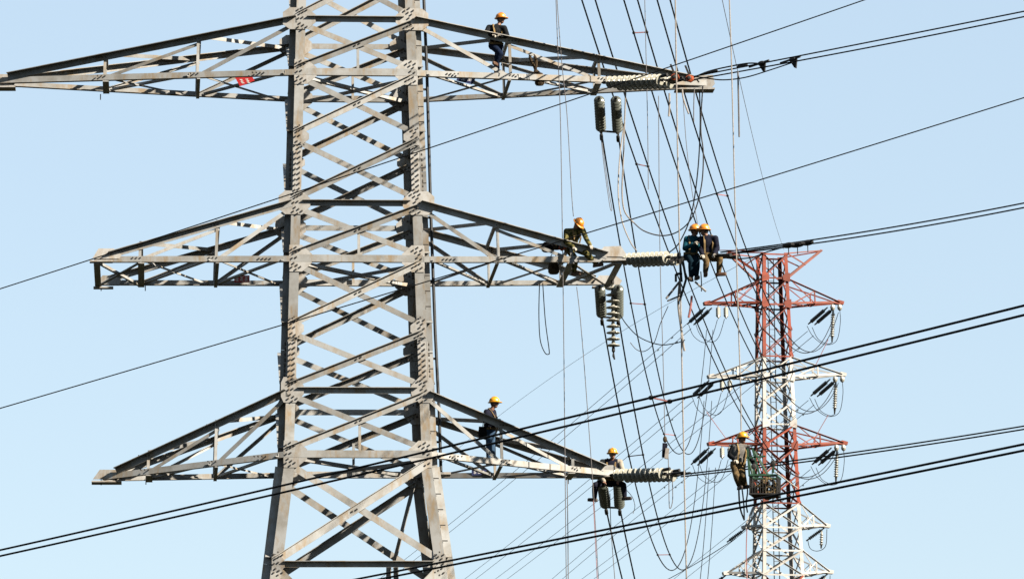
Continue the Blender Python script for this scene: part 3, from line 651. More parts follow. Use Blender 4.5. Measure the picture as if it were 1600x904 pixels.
for u, v, L_, lab in ((1110, 113, 0.5, 'dark sleeve on the top conductor beside the arm tip'), (1160, 103, 0.35, 'dark sleeve on the top conductor left of the black clamps')):
    c = P(u, v, y1 - 1.4); tag(MB().tube([c - LR * L_ * 0.5, c - LR * L_ * 0.4, c + LR * L_ * 0.4, c + LR * L_ * 0.5], [0.02, 0.04, 0.04, 0.02], 8).build('splice_sleeve', 'iron'), lab, 'sleeve', 'sleeves on the top conductor')
# jumpers and loops
def rope(name, label, pts, Y0, Y1, r, m, cat='rope', group=None, sides=6):
    return tag(MB().tube(poly(pts, Y0, Y1), r, sides).build(name, m), label, cat, group)
rope('jumper_cable', 'grey jumper cable curving from the top arm strings past the two seated workers', [(985, 342), (1005, 360), (1035, 368), (1062, 360), (1083, 336), (1096, 290), (1099, 240), (1095, 200), (1098, 135)], 125, 121, 0.018, 'grope', 'cable')
rope('jumper_cable', 'dark jumper cable slanting from the top arm end to the middle string', [(1093, 140), (1094, 200), (1090, 270), (1080, 335), (1062, 378), (1046, 394)], 121, 120, 0.017, 'darkrope', 'cable')
rope('jumper_cable', 'left white looped cable below the top right arm', [(976, 190), (969, 240), (966, 300), (972, 345), (985, 378), (995, 392)], 124.5, 123, 0.018, 'rope', 'cable')
rope('jumper_cable', 'right white looped cable below the top right arm', [(978, 135), (976, 190), (974, 250), (972, 300), (976, 330), (990, 348)], 123.5, 124, 0.02, 'rope', 'cable')
rope('jumper_cable', 'thin dark cable sagging from the white disc string toward the painted pylon', [(968, 490), (980, 508), (1000, 527), (1030, 538), (1055, 536), (1070, 531)], 125, 122, 0.014, 'darkrope', 'cable')
rope('jumper_cable', 'thin pale cable loop sagging between the two steep spans', [(985, 535), (995, 546), (1008, 548), (1022, 535), (1032, 505), (1044, 478)], 126, 124, 0.011, 'grope', 'cable')
rope('hanging_rope', 'dark rope loop hanging below the middle right arm by the bucket', [(843, 442), (842, 490), (844, 530), (851, 550), (857, 553), (858, 546), (852, 500), (848, 442)], 122.8, 122.8, 0.013, 'darkrope')
rope('hanging_rope', 'long pale loop hanging down left of the dark strings under the top arm', [(938, 205), (944, 260), (951, 310), (954, 327), (956, 325), (950, 290), (940, 215)], 125, 125, 0.009, 'grope')
# ropes
for lab, pts, Y, r, m in (
    ('left thin grey rope running from the top edge straight down to the bottom edge', [(868, -20), (872, 90), (876, 200), (880, 460), (882, 640), (885, 920)], 122.4, 0.011, 'grope'),
    ('thin grey rope from the top edge to the camouflaged worker', [(869, -20), (877, 90), (886, 180), (893, 300), (896, 338)], 122.4, 0.010, 'grope'),
    ('thin grey rope dropping from below the camouflaged worker to the bottom edge', [(901, 448), (906, 490), (912, 560), (918, 640), (928, 780), (936, 920)], 122.6, 0.010, 'grope'),
    ('thick twisted white rope running top to bottom past the two seated workers', [(1055, -20), (1057, 130), (1060, 300), (1063, 440), (1067, 640), (1073, 920)], 119.5, 0.019, 'rope'),
    ('thick white rope from the top edge to the basket worker', [(1139, -20), (1143, 100), (1148, 300), (1153, 480), (1157, 600), (1158, 672)], 118, 0.016, 'rope'),
    ('thin grey rope hanging from the top edge through the top right arm end', [(1007, -20), (1010, 110), (1012, 200), (1013, 296)], 122.5, 0.010, 'grope'),
    ('thin pale rope from the top arm disc string far down past the middle string', [(1029, 150), (1030, 300), (1032, 430), (1036, 560), (1039, 680)], 123.2, 0.010, 'grope'),
    ('short thin rope with a knot below the top right arm tip', [(1085, 138), (1084, 165), (1084, 190)], 122.5, 0.014, 'grope'),
    ('long thin rope swinging from below the top arm past the two helmets', [(1067, 150), (1072, 220), (1080, 290), (1090, 350)], 122.6, 0.009, 'grope'),
    ('thin rope hanging from the lowest right arm near the worker in jeans', [(886, 748), (887, 800), (888, 920)], 123, 0.012, 'grope'),
    ('thin rope hanging straight down from the left boot of the seated worker', [(927, 781), (930, 840), (934, 920)], 123.2, 0.009, 'pinkrope'),
    ('thin rope hanging between the strings below the seated worker', [(953, 770), (955, 830), (962, 920)], 123.2, 0.010, 'grope'),
    ('left dark line dropping from the basket worker', [(1154, 752), (1156, 790), (1163, 812)], 117.6, 0.022, 'darkrope'),
    ('middle dark line dropping from the basket worker', [(1158, 752), (1162, 785), (1163, 812)], 117.6, 0.018, 'darkrope'),
    ('right dark line looping down beside the basket', [(1164, 740), (1168, 765), (1166, 785), (1168, 800)], 117.6, 0.018, 'darkrope'),
    ('thin light cord dangling right of the seated worker knee', [(979, 765), (988, 776), (992, 790), (989, 802)], 123, 0.008, 'grope'),
    ('thin grey line from the white section arm down to the bottom edge', [(1167, 826), (1166, 870), (1168, 920)], 297, 0.03, 'pinkrope'),
    ('faint red line from the second right insulators slanting down behind the third arm', [(1294, 648), (1280, 672), (1270, 692)], 298, 0.022, 'pinkrope'),
    ('faint red line slanting down from the upper right insulators', [(1294, 530), (1282, 555), (1272, 575)], 298, 0.022, 'pinkrope'),
    ('faint red line from the second left jumper down to the third arm', [(1104, 643), (1120, 665), (1134, 684)], 298, 0.022, 'pinkrope'),
    ):
    rope('hanging_rope', lab, pts, Y, Y, r, m)
# ------------------------------------------------------------------ the far pylon's insulators
def fstring(label, p0, p1, m, r, n, group):
    o = thing('insulator_string', label, 'insulator', p0, group); a = (p1 - p0).normalized(); L = (p1 - p0).length
    sh = MB(); pr = [(0.04, 0.0)]
    l0, l1 = 0.18 * L, 0.86 * L; st = (l1 - l0) / n
    for k in range(n): pr += [(r * 0.5, l0 + k * st), (r, l0 + (k + 0.45) * st), (r * 0.5, l0 + (k + 0.62) * st)]
    pr += [(0.04, L)]
    sh.lathe(p0, a, pr, 10).build('sheds', m, o, True)
    MB().tube([p0, p0 + a * l0], 0.05, 6).build('end_fitting', 'iron', o); MB().tube([p0 + a * l1, p1], 0.05, 6).build('end_fitting', 'iron', o)
NUM = {1: 'upper', 2: 'second', 3: 'third'}
for k in (1, 2, 3):
    for sd, nm in ((-1, 'left'), (1, 'right')):
        tp = ft[k, sd]; u, v = proj(tp)
        for j, off in enumerate(((-4, 5), (6, 6)) if sd < 0 else ((-18, 6), (-8, 7))):
            p0 = P(u + off[0], v + off[1], 299.3); p1 = P(u + off[0] - 28 + (0 if sd < 0 else -2), v + off[1] + 26, 300.8)
            fstring('%s slate dark insulator slanting from the %s %s arm of the painted pylon' % (('outer', 'inner')[j] if sd < 0 else ('left', 'right')[j], NUM[k], nm), p0, p1, 'farporc', 0.135, 12, 'dark strings on the painted pylon')
        if sd < 0:
            for j, (du, dv) in enumerate(((16, 3), (28, 3))):
                p0 = P(u + du, v + dv, 299); fstring('%s short white insulator under the %s left arm of the painted pylon' % (('left', 'right')[j], NUM[k]), p0, P(u + du + 0.5, v + dv + 19, 297.4), 'porc', 0.16, 4, 'short white insulators')
            mid = [(u - 30, v + 32), (u - 22, v + 50), (u - 6, v + 60), (u + 6, v + 52), (u + 15, v + 24)]
            rope('jumper_cable', 'thin jumper loop below the %s left arm of the painted pylon' % NUM[k], mid, 300, 298, 0.02, 'farwire', 'cable', 'far jumper loops')
            rope('jumper_cable', 'second thin jumper loop below the %s left arm of the painted pylon' % NUM[k], [(a + 11, b - 1) for a, b in mid], 300, 298, 0.02, 'farwire', 'cable', 'far jumper loops')
        else:
            p0 = P(u - 9, v + 7, 299.5); fstring('upright white disc string under the %s right arm of the painted pylon' % NUM[k], p0, P(u - 11, v + 60, 299.5), 'porc', 0.17, 10, 'upright far strings')
            mid = [(u - 50, v + 35), (u - 40, v + 52), (u - 22, v + 64), (u - 4, v + 58), (u + 2, v + 30), (u + 1, v + 9)]
            rope('jumper_cable', 'thin jumper loop below the %s right arm of the painted pylon' % NUM[k], mid, 300, 299, 0.02, 'farwire', 'cable', 'far jumper loops')
            rope('jumper_cable', 'second thin jumper loop below the %s right arm of the painted pylon' % NUM[k], [(u - 42, v + 37), (u - 33, v + 55), (u - 18, v + 63), (u - 10, v + 60)], 300, 299, 0.022, 'farwire', 'cable', 'far jumper loops')
            for j, du in enumerate((-10, 1)):
                q = P(u + du, v + 6, 299.2); MB().ell(q, V((0.16, 0, 0)), V((0, 0.16, 0)), V((0, 0, 0.22)), 8).build('insulator_cap', 'porc', far)
for k, nm in ((4, 'fourth'), (5, 'fifth')):
    for sd, sn in ((-1, 'left'), (1, 'right')):
        u, v = proj(ft[k, sd])
        fstring('single dark insulator slanting from the %s %s small arm of the painted pylon' % (nm, sn), P(u - 2, v + 2, 299.5), P(u - 30, v + 22, 300.5), 'farporc', 0.12, 8, 'dark strings on the painted pylon')
        if sd > 0:
            fstring('short white string under the %s right small arm of the painted pylon' % nm, P(u - 6, v + 6, 299.5), P(u - 7, v + 34, 299.5), 'porc', 0.14, 5, 'upright far strings')
            rope('jumper_cable', 'small jumper loop below the %s right small arm of the painted pylon' % nm, [(u - 28, v + 20), (u - 24, v + 34), (u - 12, v + 38), (u, v + 30), (u + 2, v + 4)], 300, 299, 0.022, 'farwire', 'cable', 'far jumper loops')

# ------------------------------------------------------------------ people
def remesh(mb, name, m, par, vox=0.011, sm=4):
    off = V(par['_o']); tmp = D.objects.new('tmp', mb.mesh('tmp', MT[m], off)); col.objects.link(tmp)
    md = tmp.modifiers.new('r', 'REMESH'); md.mode = 'VOXEL'; md.voxel_size = vox; md.use_smooth_shade = True
    if sm: s_ = tmp.modifiers.new('s', 'SMOOTH'); s_.factor = 0.5; s_.iterations = sm
    dg = bpy.context.evaluated_depsgraph_get(); me = D.meshes.new_from_object(tmp.evaluated_get(dg)); me.name = name
    D.objects.remove(tmp); me.materials.clear(); me.materials.append(MT[m])
    o = D.objects.new(name, me); col.objects.link(o); o.parent = par; o['_o'] = par['_o']; return o
def hand(mb, wr, el, curl, side):
    d = (wr - el).normalized(); c = (curl - d * curl.dot(d)).normalized(); s = d.cross(c) * side
    k = wr + d * 0.05
    mb.ell(k, s * 0.045, c * 0.02, d * 0.058)
    for i, L in enumerate((0.034, 0.040, 0.038, 0.030)):
        b = wr + d * 0.095 + s * (0.033 - 0.022 * i); m_ = b + d * L * 0.8 + c * L * 0.5; t = m_ + c * L * 0.9 + d * L * 0.1
        mb.capsule(b, m_, 0.0095, 0.009, 8); mb.capsule(m_, t, 0.009, 0.0075, 8)
    b = wr + d * 0.03 + s * 0.042; m_ = b + (s * 0.6 + d * 0.7 + c * 0.3).normalized() * 0.04
    mb.capsule(b, m_, 0.012, 0.010, 8); mb.capsule(m_, m_ + (d * 0.8 + c * 0.6).normalized() * 0.03, 0.010, 0.008, 8)
def person(label, Y, J, look, front, jacket, trousers, boots, gloves=None, sleeves=None, vest=None, headup=None, harness=True, toes=None, hat='helmet'):
    """J: joints as picture column, row and depth offset in metres"""
    j = {k: P(a[0], a[1], Y + (a[2] if len(a) > 2 else 0)) for k, a in J.items()}
    base = min((j['anL'], j['anR']), key=lambda p: p.z)
    o = thing('person', label, 'person', base - ZU * 0.08, 'workers on the pylon')
    look = V(look).normalized(); front = V(front).normalized()
    up = V(headup).normalized() if headup else ZU.copy()
    look = (look - up * look.dot(up) * 0.9).normalized(); side = look.cross(up).normalized(); look = up.cross(side).normalized()
    hd = j['head']; sh = (j['shL'] + j['shR']) / 2; hip = j['hip']; acr = (j['shR'] - j['shL']).normalized()
    tor = (sh - hip).normalized(); tf = (front - tor * front.dot(tor)).normalized(); ts = tor.cross(tf).normalized()
    if ts.dot(j['shR'] - j['shL']) < 0: ts = -ts
    hs = ts * 0.095
    chest = hip.lerp(sh, 0.72); waist = hip.lerp(sh, 0.32); nk = sh.lerp(hd, 0.35)
    hl, hr = hip - hs, hip + hs
    body = MB()
    body.ell(hd, side * 0.078, look * 0.098, up * 0.118); body.ell(hd - up * 0.055 + look * 0.02, side * 0.058, look * 0.075, up * 0.07)
    body.capsule(hd + look * 0.094 + up * 0.012, hd + look * 0.114 - up * 0.022, 0.012, 0.017, 8)
    for s in (-1, 1): body.ell(hd + side * 0.08 * s - look * 0.005, side * 0.014, look * 0.024, up * 0.034, 8); body.capsule(hd + look * 0.085 + side * s * 0.045 + up * 0.032, hd + look * 0.092 + side * s * 0.015 + up * 0.034, 0.012, 0.012, 8)
    body.capsule(sh - tor * 0.03, hd - up * 0.07 - look * 0.02, 0.062, 0.055)
    def torso(mb, g, cap=True):
        mb.ell(chest, ts * (0.185 + g), tf * (0.12 + g), tor * (0.20 + g)); mb.ell(waist, ts * (0.15 + g), tf * (0.11 + g), tor * (0.17 + g))
        if cap: mb.capsule(j['shL'], j['shR'], 0.065 + g * 0.4, 0.065 + g * 0.4)
        mb.capsule(chest, sh, 0.10 + g, 0.075 + g * 0.6)
    def pelvis(mb, g): mb.ell(hip, ts * (0.165 + g), tf * (0.12 + g), tor * (0.13 + g)); mb.capsule(hl, hr, 0.10 + g, 0.10 + g)
    def arms(mb, g, fore=1.0, which='LR'):
        for q in which:
            a, b, c = j['sh' + q], j['el' + q], j['wr' + q]
            mb.capsule(a, b, 0.055 + g, 0.043 + g); mb.capsule(b, b.lerp(c, fore), 0.043 + g, 0.031 + g * (1.2 if fore < 1 else 0.3))
    def legs(mb, g, low=1.0):
        for q, h in (('L', hl), ('R', hr)):
            a, b = j['kn' + q], j['an' + q]
            mb.capsule(h, a, 0.083 + g, 0.058 + g); mb.capsule(a, a.lerp(b, 0.35), 0.058 + g, 0.060 + g); mb.capsule(a.lerp(b, 0.35), a.lerp(b, low), 0.060 + g, 0.042 + g)
    torso(body, -0.01); pelvis(body, -0.01); arms(body, -0.006); legs(body, -0.008)
    hands = dict(L=MB(), R=MB())
    for q, s in (('L', -1), ('R', 1)): hand(hands[q] if gloves else body, j['wr' + q], j['el' + q], V((0, 0, -1)) + tf * 0.4, s)
    toesd = toes or {}
    for q in 'LR':
        d = V(toesd.get(q, tuple(front))).normalized(); a = j['an' + q]
        body.capsule(a - ZU * 0.05, a - ZU * 0.07 + d * 0.15, 0.035, 0.03)
    bo = remesh(body, 'body', 'skin', o, 0.010, 3)
    for s in (-1, 1):
        MB().ell(hd + look * 0.093 + side * s * 0.032 + up * 0.012, side * 0.014, look * 0.008, up * 0.007, 8).build('eye', 'hair', bo)
    MB().ell(hd + look * 0.092 - up * 0.058, side * 0.024, look * 0.008, up * 0.006, 8).build('mouth', 'boot', bo)
    hr_ = MB(); hr_.ell(hd - look * 0.018 + up * 0.01, side * 0.088, look * 0.092, up * 0.105); hr_.build('hair', 'hair', o, True)
    jk = MB(); torso(jk, 0.030); pelvis(jk, 0.006)
    jk.capsule(sh + up * 0.01, sh + up * 0.05, 0.072, 0.066)
    if sleeves:
        for q in 'LR':
            sl_ = MB(); arms(sl_, 0.022, 0.93, q); remesh(sl_, 'sleeve', sleeves, o, 0.012, 3)
    else: arms(jk, 0.023, 0.93)
    jo = remesh(jk, 'jacket', jacket, o, 0.012, 4)
    tr = MB(); legs(tr, 0.023, 0.92); pelvis(tr, 0.02); remesh(tr, 'trousers', trousers, o, 0.012, 3)
    for q in 'LR':
        d = V(toesd.get(q, tuple(front))).normalized(); a = j['an' + q]; bt = MB()
        bt.capsule(a + ZU * 0.06, a - ZU * 0.03, 0.052, 0.05); bt.capsule(a - ZU * 0.05 - d * 0.04, a - ZU * 0.055 + d * 0.17, 0.048, 0.044)
        bt.prism([a - ZU * 0.105 + d * x + d.cross(ZU).normalized() * y for x, y in ((-0.085, -0.04), (0.12, -0.048), (0.205, -0.03), (0.205, 0.03), (0.12, 0.048), (-0.085, 0.04))], ZU * 0.03)
        remesh(bt, 'boot', boots, o, 0.012, 2)
    if gloves:
        for q in 'LR': remesh(hands[q], 'glove', gloves, o, 0.007, 2)
    if vest:
        ve = MB(); torso(ve, 0.034, False); ve.capsule(j['shL'].lerp(j['shR'], 0.22), j['shL'].lerp(j['shR'], 0.78), 0.088, 0.088); remesh(ve, 'vest', vest, o, 0.013, 4)
    if harness:
        g_ = 0.046 if vest else 0.038; hb = MB(); n = 20
        for c, rx, ry in ((hip.lerp(sh, 0.14), 0.165, 0.13),):
            ring = [c + ts * math.cos(2 * math.pi * k / n) * (rx + g_) + tf * math.sin(2 * math.pi * k / n) * (ry + g_) for k in range(n + 1)]
            for a, b in zip(ring, ring[1:]): hb.bar(a, b, 0.055, 0.014, tor)
        for s in (-1, 1):
            ptsb = [hip.lerp(sh, 0.14) + ts * s * 0.10 + tf * 0.165, chest + ts * s * 0.11 + tf * 0.17, sh + ts * s * 0.11 + tf * 0.085, sh + ts * s * 0.10 + tor * 0.092, sh + ts * s * 0.10 - tf * 0.095, chest + ts * s * 0.05 - tf * 0.155, hip.lerp(sh, 0.14) - ts * s * 0.06 - tf * 0.16]
            for a, b in zip(ptsb, ptsb[1:]): hb.bar(a, b, 0.045, 0.014, ts)
        hb.build('harness', 'webbing', o)
    he = MB(); c = hd + up * 0.035; n = 20
    prof = [(0.128, 0.0), (0.130, 0.03), (0.124, 0.065), (0.108, 0.098), (0.080, 0.123), (0.045, 0.137), (0.012, 0.141)]
    he.lathe(c, up, prof, n, sx=look, fs_=(1.12, 1.0))
    ho = he.build('hard_hat', hat, o, True)
    br = MB(); vsx = []
    for k in range(n):
        t = 2 * math.pi * k / n; f_ = max(0.0, math.cos(t)) ** 2
        for rr, h in ((0.118, -0.002), (0.162 + 0.035 * f_, -0.012 - 0.006 * f_), (0.162 + 0.035 * f_, 0.002 - 0.006 * f_), (0.118, 0.014)):
            vsx.append(c + up * h + look * (math.cos(t) * rr * 1.10) + side * (math.sin(t) * rr * 0.98))
    br.add(vsx, [[4 * k + i, 4 * k + (i + 1) % 4, 4 * ((k + 1) % n) + (i + 1) % 4, 4 * ((k + 1) % n) + i] for k in range(n) for i in range(4)]); br.build('brim', hat, ho, True)
    rd = MB(); rd.tube([c + look * 0.13 * math.cos(t) + up * (0.015 + 0.135 * math.sin(t)) for t in [math.pi * k / 12 for k in range(13)]], 0.014, 6); rd.build('ridge', hat, ho, True)
    return o, j
RT, FR = (1, -0.25, 0), (0, -1, 0)
person('worker in a black jacket and dark jeans leaning on the top right arm', 122.95,
       dict(head=(782.5, 30.5), shL=(764, 43, 0.0), shR=(788, 44, -0.1), elL=(759, 53, -0.2), wrL=(770, 55, -0.38), elR=(793, 57, -0.15), wrR=(781, 56, -0.38), hip=(775, 72, 0.05),
            knL=(782, 84, -0.38), anL=(775, 97, -0.30), knR=(776, 99, 0.0), anR=(776, 119, 0.15)), (0.85, -0.5, -0.45), (0.35, -1, 0), 'black', 'darkjeans', 'brownboot', gloves='glove', toes=dict(L=(-0.4, -1, 0), R=(0.9, -0.4, 0)))
person('worker in camouflage bent over the end of the middle right arm', 122.6,
       dict(head=(903, 350, -0.2), shL=(885, 361, -0.05), shR=(911, 360, -0.1), elL=(884, 378, -0.3), wrL=(896, 386, -0.5), elR=(916, 373, -0.35), wrR=(922, 383, -0.55), hip=(892, 388, 0.3),
            knL=(899, 404, -0.2), anL=(897, 424, 0.1), knR=(916, 396, -0.3), anR=(931, 411, -0.1)), (0.6, -0.6, -0.9), (0.6, -0.8, 0), 'camo', 'camo', 'brownboot', gloves='glove', headup=(0.55, -0.45, 0.62), toes=dict(L=(0.8, -0.5, 0), R=(1, -0.2, 0.1)))
person('worker in teal overalls sitting left of his mate on the line', 119.6,
       dict(head=(1085.5, 361), shL=(1073, 373, 0), shR=(1091, 374, 0.05), elL=(1070, 388, -0.12), wrL=(1083, 382, -0.28), elR=(1093, 389, -0.1), wrR=(1089, 381, -0.3), hip=(1080, 400, 0.1),
            knL=(1080, 409, -0.32), anL=(1080, 433, -0.30), knR=(1089, 408, -0.32), anR=(1088, 431, -0.28)), (0.9, -0.5, -0.15), (0.25, -1, 0), 'teal', 'tealdark', 'boot', gloves='glove', harness=True, toes=dict(L=(-0.4, -1, 0), R=(0.3, -1, 0)))
person('worker in dark navy with brown trousers sitting right of the teal worker', 119.4,
       dict(head=(1100.5, 361), shL=(1095, 373, 0.1), shR=(1118, 372, -0.05), elL=(1094, 390, 0.0), wrL=(1098, 398, -0.25), elR=(1121, 388, -0.1), wrR=(1116, 396, -0.26), hip=(1106, 400, 0.1),
            knL=(1104, 408, -0.34), anL=(1102, 426, -0.28), knR=(1125, 404, -0.15), anR=(1123, 425, -0.1)), (-0.9, 0.2, -0.35), (0.1, -1, 0), 'navy', 'tan', 'brownboot', gloves='glove', toes=dict(L=(0.1, -1, 0), R=(1, -0.3, 0)))
w5, j5 = person('worker in a navy jacket and blue jeans standing on the lowest right arm', 123.2,
       dict(head=(772.5, 630), shL=(760, 643, -0.12), shR=(771, 643, 0.14), elL=(762, 660, -0.25), wrL=(775, 662, -0.3), elR=(774, 657, 0.1), wrR=(781, 657, -0.12), hip=(766, 674, 0.05),
            knL=(764, 697, -0.08), anL=(764, 721, -0.08), knR=(769, 697, 0.12), anR=(768, 721, 0.15)), (1, -0.35, -0.3), (1, -0.3, 0), 'navy', 'jeans', 'boot', hat='helmety')
person('worker in a pale shirt and dark vest straddling the lowest right arm tip', 124.18,
       dict(head=(957, 709.5, -0.1), shL=(941, 721, 0), shR=(969, 721, 0), elL=(937, 741, -0.1), wrL=(944, 752, -0.32), elR=(974, 740, -0.1), wrR=(967, 750, -0.32), hip=(954, 752, 0.12),
            knL=(930, 757, -0.22), anL=(929, 777, -0.2), knR=(974, 757, -0.22), anR=(976, 775, -0.2)), (0.05, -1, -0.5), (0, -1, 0), 'cream', 'navy', 'boot', sleeves='cream', vest='navy', hat='helmety', toes=dict(L=(-1, -0.5, 0), R=(1, -0.5, 0)))
person('worker in grey standing at the wire basket before the painted pylon', 117.6,
       dict(head=(1160, 685), shL=(1146, 697, 0), shR=(1167, 698, 0), elL=(1140, 711, -0.05), wrL=(1149, 718, -0.3), elR=(1171, 712, -0.05), wrR=(1178, 724, -0.2), hip=(1153, 728, 0.0),
            knL=(1150, 742, -0.2), anL=(1155, 758, -0.05), knR=(1161, 743, -0.2), anR=(1163, 757, 0.0)), (0.6, -0.8, -0.05), (0.5, -1, 0), 'grey', 'tan', 'boot', sleeves='black', gloves='glove', hat='helmety', toes=dict(L=(0.3, -1, 0), R=(0.6, -1, 0)))

# ------------------------------------------------------------------ gear
def bagmesh(c, rx, rz, ry=None, n=10):
    mb = MB(); ry = ry or rx * 0.8
    mb.lathe(c - ZU * rz, ZU, [(rx * 0.75, 0), (rx * 0.98, rz * 0.25), (rx, rz * 0.9), (rx * 0.9, rz * 1.5), (rx * 0.72, rz * 1.85), (rx * 0.66, rz * 2.0), (rx * 0.55, rz * 1.9)], n, sx=V((1, 0, 0)), fs_=(1, ry / rx)); return mb
c = P(754, 675, 122.9)
bo = thing('tool_bag', 'black tool pouch on the hip of the worker in blue jeans', 'bag', c)
bagmesh(c, 0.12, 0.14, 0.09).build('pouch', 'blackbag', bo); MB().bar(c + ZU * 0.11 + V((-0.1, -0.05, 0)), c + ZU * 0.09 + V((0.11, -0.06, 0)), 0.09, 0.02, V((0.3, 0, 1))).build('flap', 'blackbag', bo); MB().tube([c + ZU * 0.1, c + V((0.02, 0, 0.28)), c + V((0.16, 0, 0.3))], 0.012, 6).build('strap', 'blackbag', bo)
c = P(865, 418, 122.8)
bo = thing('tool_bucket', 'dark round canvas bucket hanging under the middle right arm', 'bucket', c)
bagmesh(c, 0.15, 0.17, 0.15, 14).build('pail', 'canvas', bo); MB().tube([c + V((-0.13, 0, 0.15)), c + V((-0.05, 0, 0.36)), c + V((0.05, 0, 0.36)), c + V((0.13, 0, 0.15))], 0.012, 6).build('bail', 'darkrope', bo)
c = P(843, 124, 123.1)
bo = thing('canvas_sack', 'brown canvas sack hanging inside the top right arm', 'bag', c)
bagmesh(c, 0.13, 0.17, 0.1).build('sack', 'canvas', bo); MB().tube([c + ZU * 0.15, P(836, 108, 123.1), P(832, 98, 123.1)], [0.05, 0.035, 0.03], 6).build('neck', 'canvas', bo)
tag(MB().tube(poly([(832, 100), (828, 88), (834, 86), (838, 98), (835, 118)], 123, 123), 0.04, 7).build('coiled_sling', 'canvas'), 'brown coiled sling over the brace above the canvas sack', 'rope')
tag(MB().tube(poly([(786, 86), (790, 96), (798, 98), (806, 97)], 122.7, 122.4), 0.012, 6).build('lanyard', 'darkrope'), 'dark safety lanyard between the top worker and the arm post', 'lanyard')
# tackle heaped beside the camouflaged worker
for lab, u, v, rx, rz, m in (('dark gear bag heaped on the middle right arm left of the orange block', 856, 386, 0.17, 0.13, 'blackbag'), ('brown strap bundle between the gear bag and the orange block', 869, 383, 0.12, 0.12, 'canvas')):
    tag(bagmesh(P(u, v, 122.5), rx, rz).build('gear_bundle', m), lab, 'bag', 'gear on the middle arm')
def block(label, u, v, Y, tilt=0.0, s=1.0, handle=True):
    c = P(u, v, Y); o = thing('pulley_block', label, 'pulley', c, 'orange hoist blocks')
    ax = V((math.cos(tilt), 0, math.sin(tilt)))
    MB().lathe(c - V((0, 0.06, 0)), V((0, 1, 0)), [(0.05 * s, 0), (0.09 * s, 0.01), (0.10 * s, 0.06), (0.09 * s, 0.11), (0.05 * s, 0.12)], 6, sx=ax, fs_=(1.3, 1.1)).build('housing', 'orange', o)
    MB().lathe(c - V((0, 0.085, 0)) - ax * 0.03, V((0, 1, 0)), [(0.03 * s, 0), (0.055 * s, 0.01), (0.06 * s, 0.03)], 10).build('sheave', 'iron', o)
    MB().tube([c + ax * 0.1, c + ax * 0.2 + ZU * 0.05, c + ax * 0.26], 0.022 * s, 6).build('hook', 'iron', o)
    if handle: MB().bar(c + ZU * 0.05, c + ZU * 0.36 * s + V((-0.12 * s, 0, 0)), 0.05, 0.03).build('lever', 'iron', o)
block('left orange hoist block at the end of the top right arm discs', 1055, 121, ST[1][1].y - 0.4, -0.3)
block('right orange hoist block on the top right arm tip', 1078, 123, ST[1][1].y - 0.6, -0.4)
block('orange block lying on the middle right arm behind the top chord', 879, 386, 122.4, 0.4, 0.95, False)
# sticks, tackle and short tools hanging at the yoke of the middle arm
y = 119.5
bm = MB(); a, b = P(1050, 403, ST[2][1].y), P(1142, 398, y - 1.0)
tr = thing('line_trolley', 'dark seat frame carrying the two seated workers at the middle strings', 'trolley', a)
MB().tube([a, b], 0.045, 6).build('beam', 'iron', tr); MB().tube([a + LP * 0.3, b + LP * 0.3], 0.04, 6).build('beam', 'iron', tr)
for u0, v0, u1, v1 in ((1062, 400, 1065, 440), (1066, 402, 1072, 436), (1056, 428, 1066, 427), (1056, 428, 1056, 440), (1072, 436, 1062, 470), (1046, 408, 1060, 404)):
    MB().bar(P(u0, v0, y), P(u1, v1, y), 0.06, 0.05).build('hanger', 'iron', tr)
for q in ((1058, 395, 1064, 409), (1112, 395, 1122, 406)):
    MB().prism([P(q[0], q[1], y), P(q[2], q[1], y), P(q[2], q[3], y), P(q[0], q[3], y)], V((0, 0.25, 0))).build('side_plate', 'iron', tr)
rope('tool_stick', 'grey pole slanting below the left seated worker', [(1041, 466), (1064, 437)], 119.4, 119.6, 0.03, 'grope', 'pole')
rope('tool_stick', 'dark pole slanting below the grey pole', [(1043, 470), (1062, 462)], 119.4, 119.6, 0.022, 'iron', 'pole')
rope('tool_stick', 'short pale stick below the teal worker', [(1086, 440), (1103, 455)], 119.3, 119.2, 0.026, 'rope', 'pole')
rope('tool_stick', 'upright pale rod hanging from the conductor right of the top arm', [(1153, 112), (1154, 160), (1155, 214)], ST[1][1].y - 2, ST[1][1].y - 2, 0.022, 'grope', 'pole')
rope('tool_stick', 'short pale rod hanging below the top right arm discs', [(1046, 146), (1046, 165), (1045, 182)], 122.4, 122.4, 0.026, 'rope', 'pole')
rope('tool_stick', 'pale forked rod hanging below the top right arm tip', [(1066, 140), (1068, 155), (1076, 178)], 122.4, 122.3, 0.022, 'rope', 'pole')
rope('hanging_rope', 'red and white tackle line dangling below the two seated workers', [(1081, 462), (1079, 480), (1076, 496)], 119.4, 119.4, 0.03, 'pinkrope')
rope('hanging_rope', 'short dark line with an end weight below the navy worker', [(1095, 424), (1096, 440), (1096, 455)], 119.4, 119.4, 0.014, 'darkrope')
rope('hanging_rope', 'white line bundle hanging below the grey pole toward the dark insulators', [(1062, 440), (1060, 475), (1064, 510), (1068, 540), (1070, 548)], 119.6, 119.9, 0.03, 'rope')
c = P(1040, 700, 122.5); o = thing('hook_block', 'small tackle block hanging on a thin rope left of the third far arm', 'tackle', c)
MB().ell(P(1039, 686, 122.5), V((0.055, 0, 0)), V((0, 0.05, 0)), V((0, 0, 0.09)), 10).build('block', 'canvas', o)
MB().bar(P(1039, 692, 122.5), P(1038, 714, 122.5), 0.13, 0.1, V((1, 0, 0))).build('weight', 'navy', o); MB().bar(P(1043, 700, 122.4), P(1041, 716, 122.4), 0.10, 0.1, V((1, 0, 0))).build('plate', 'rope', o)
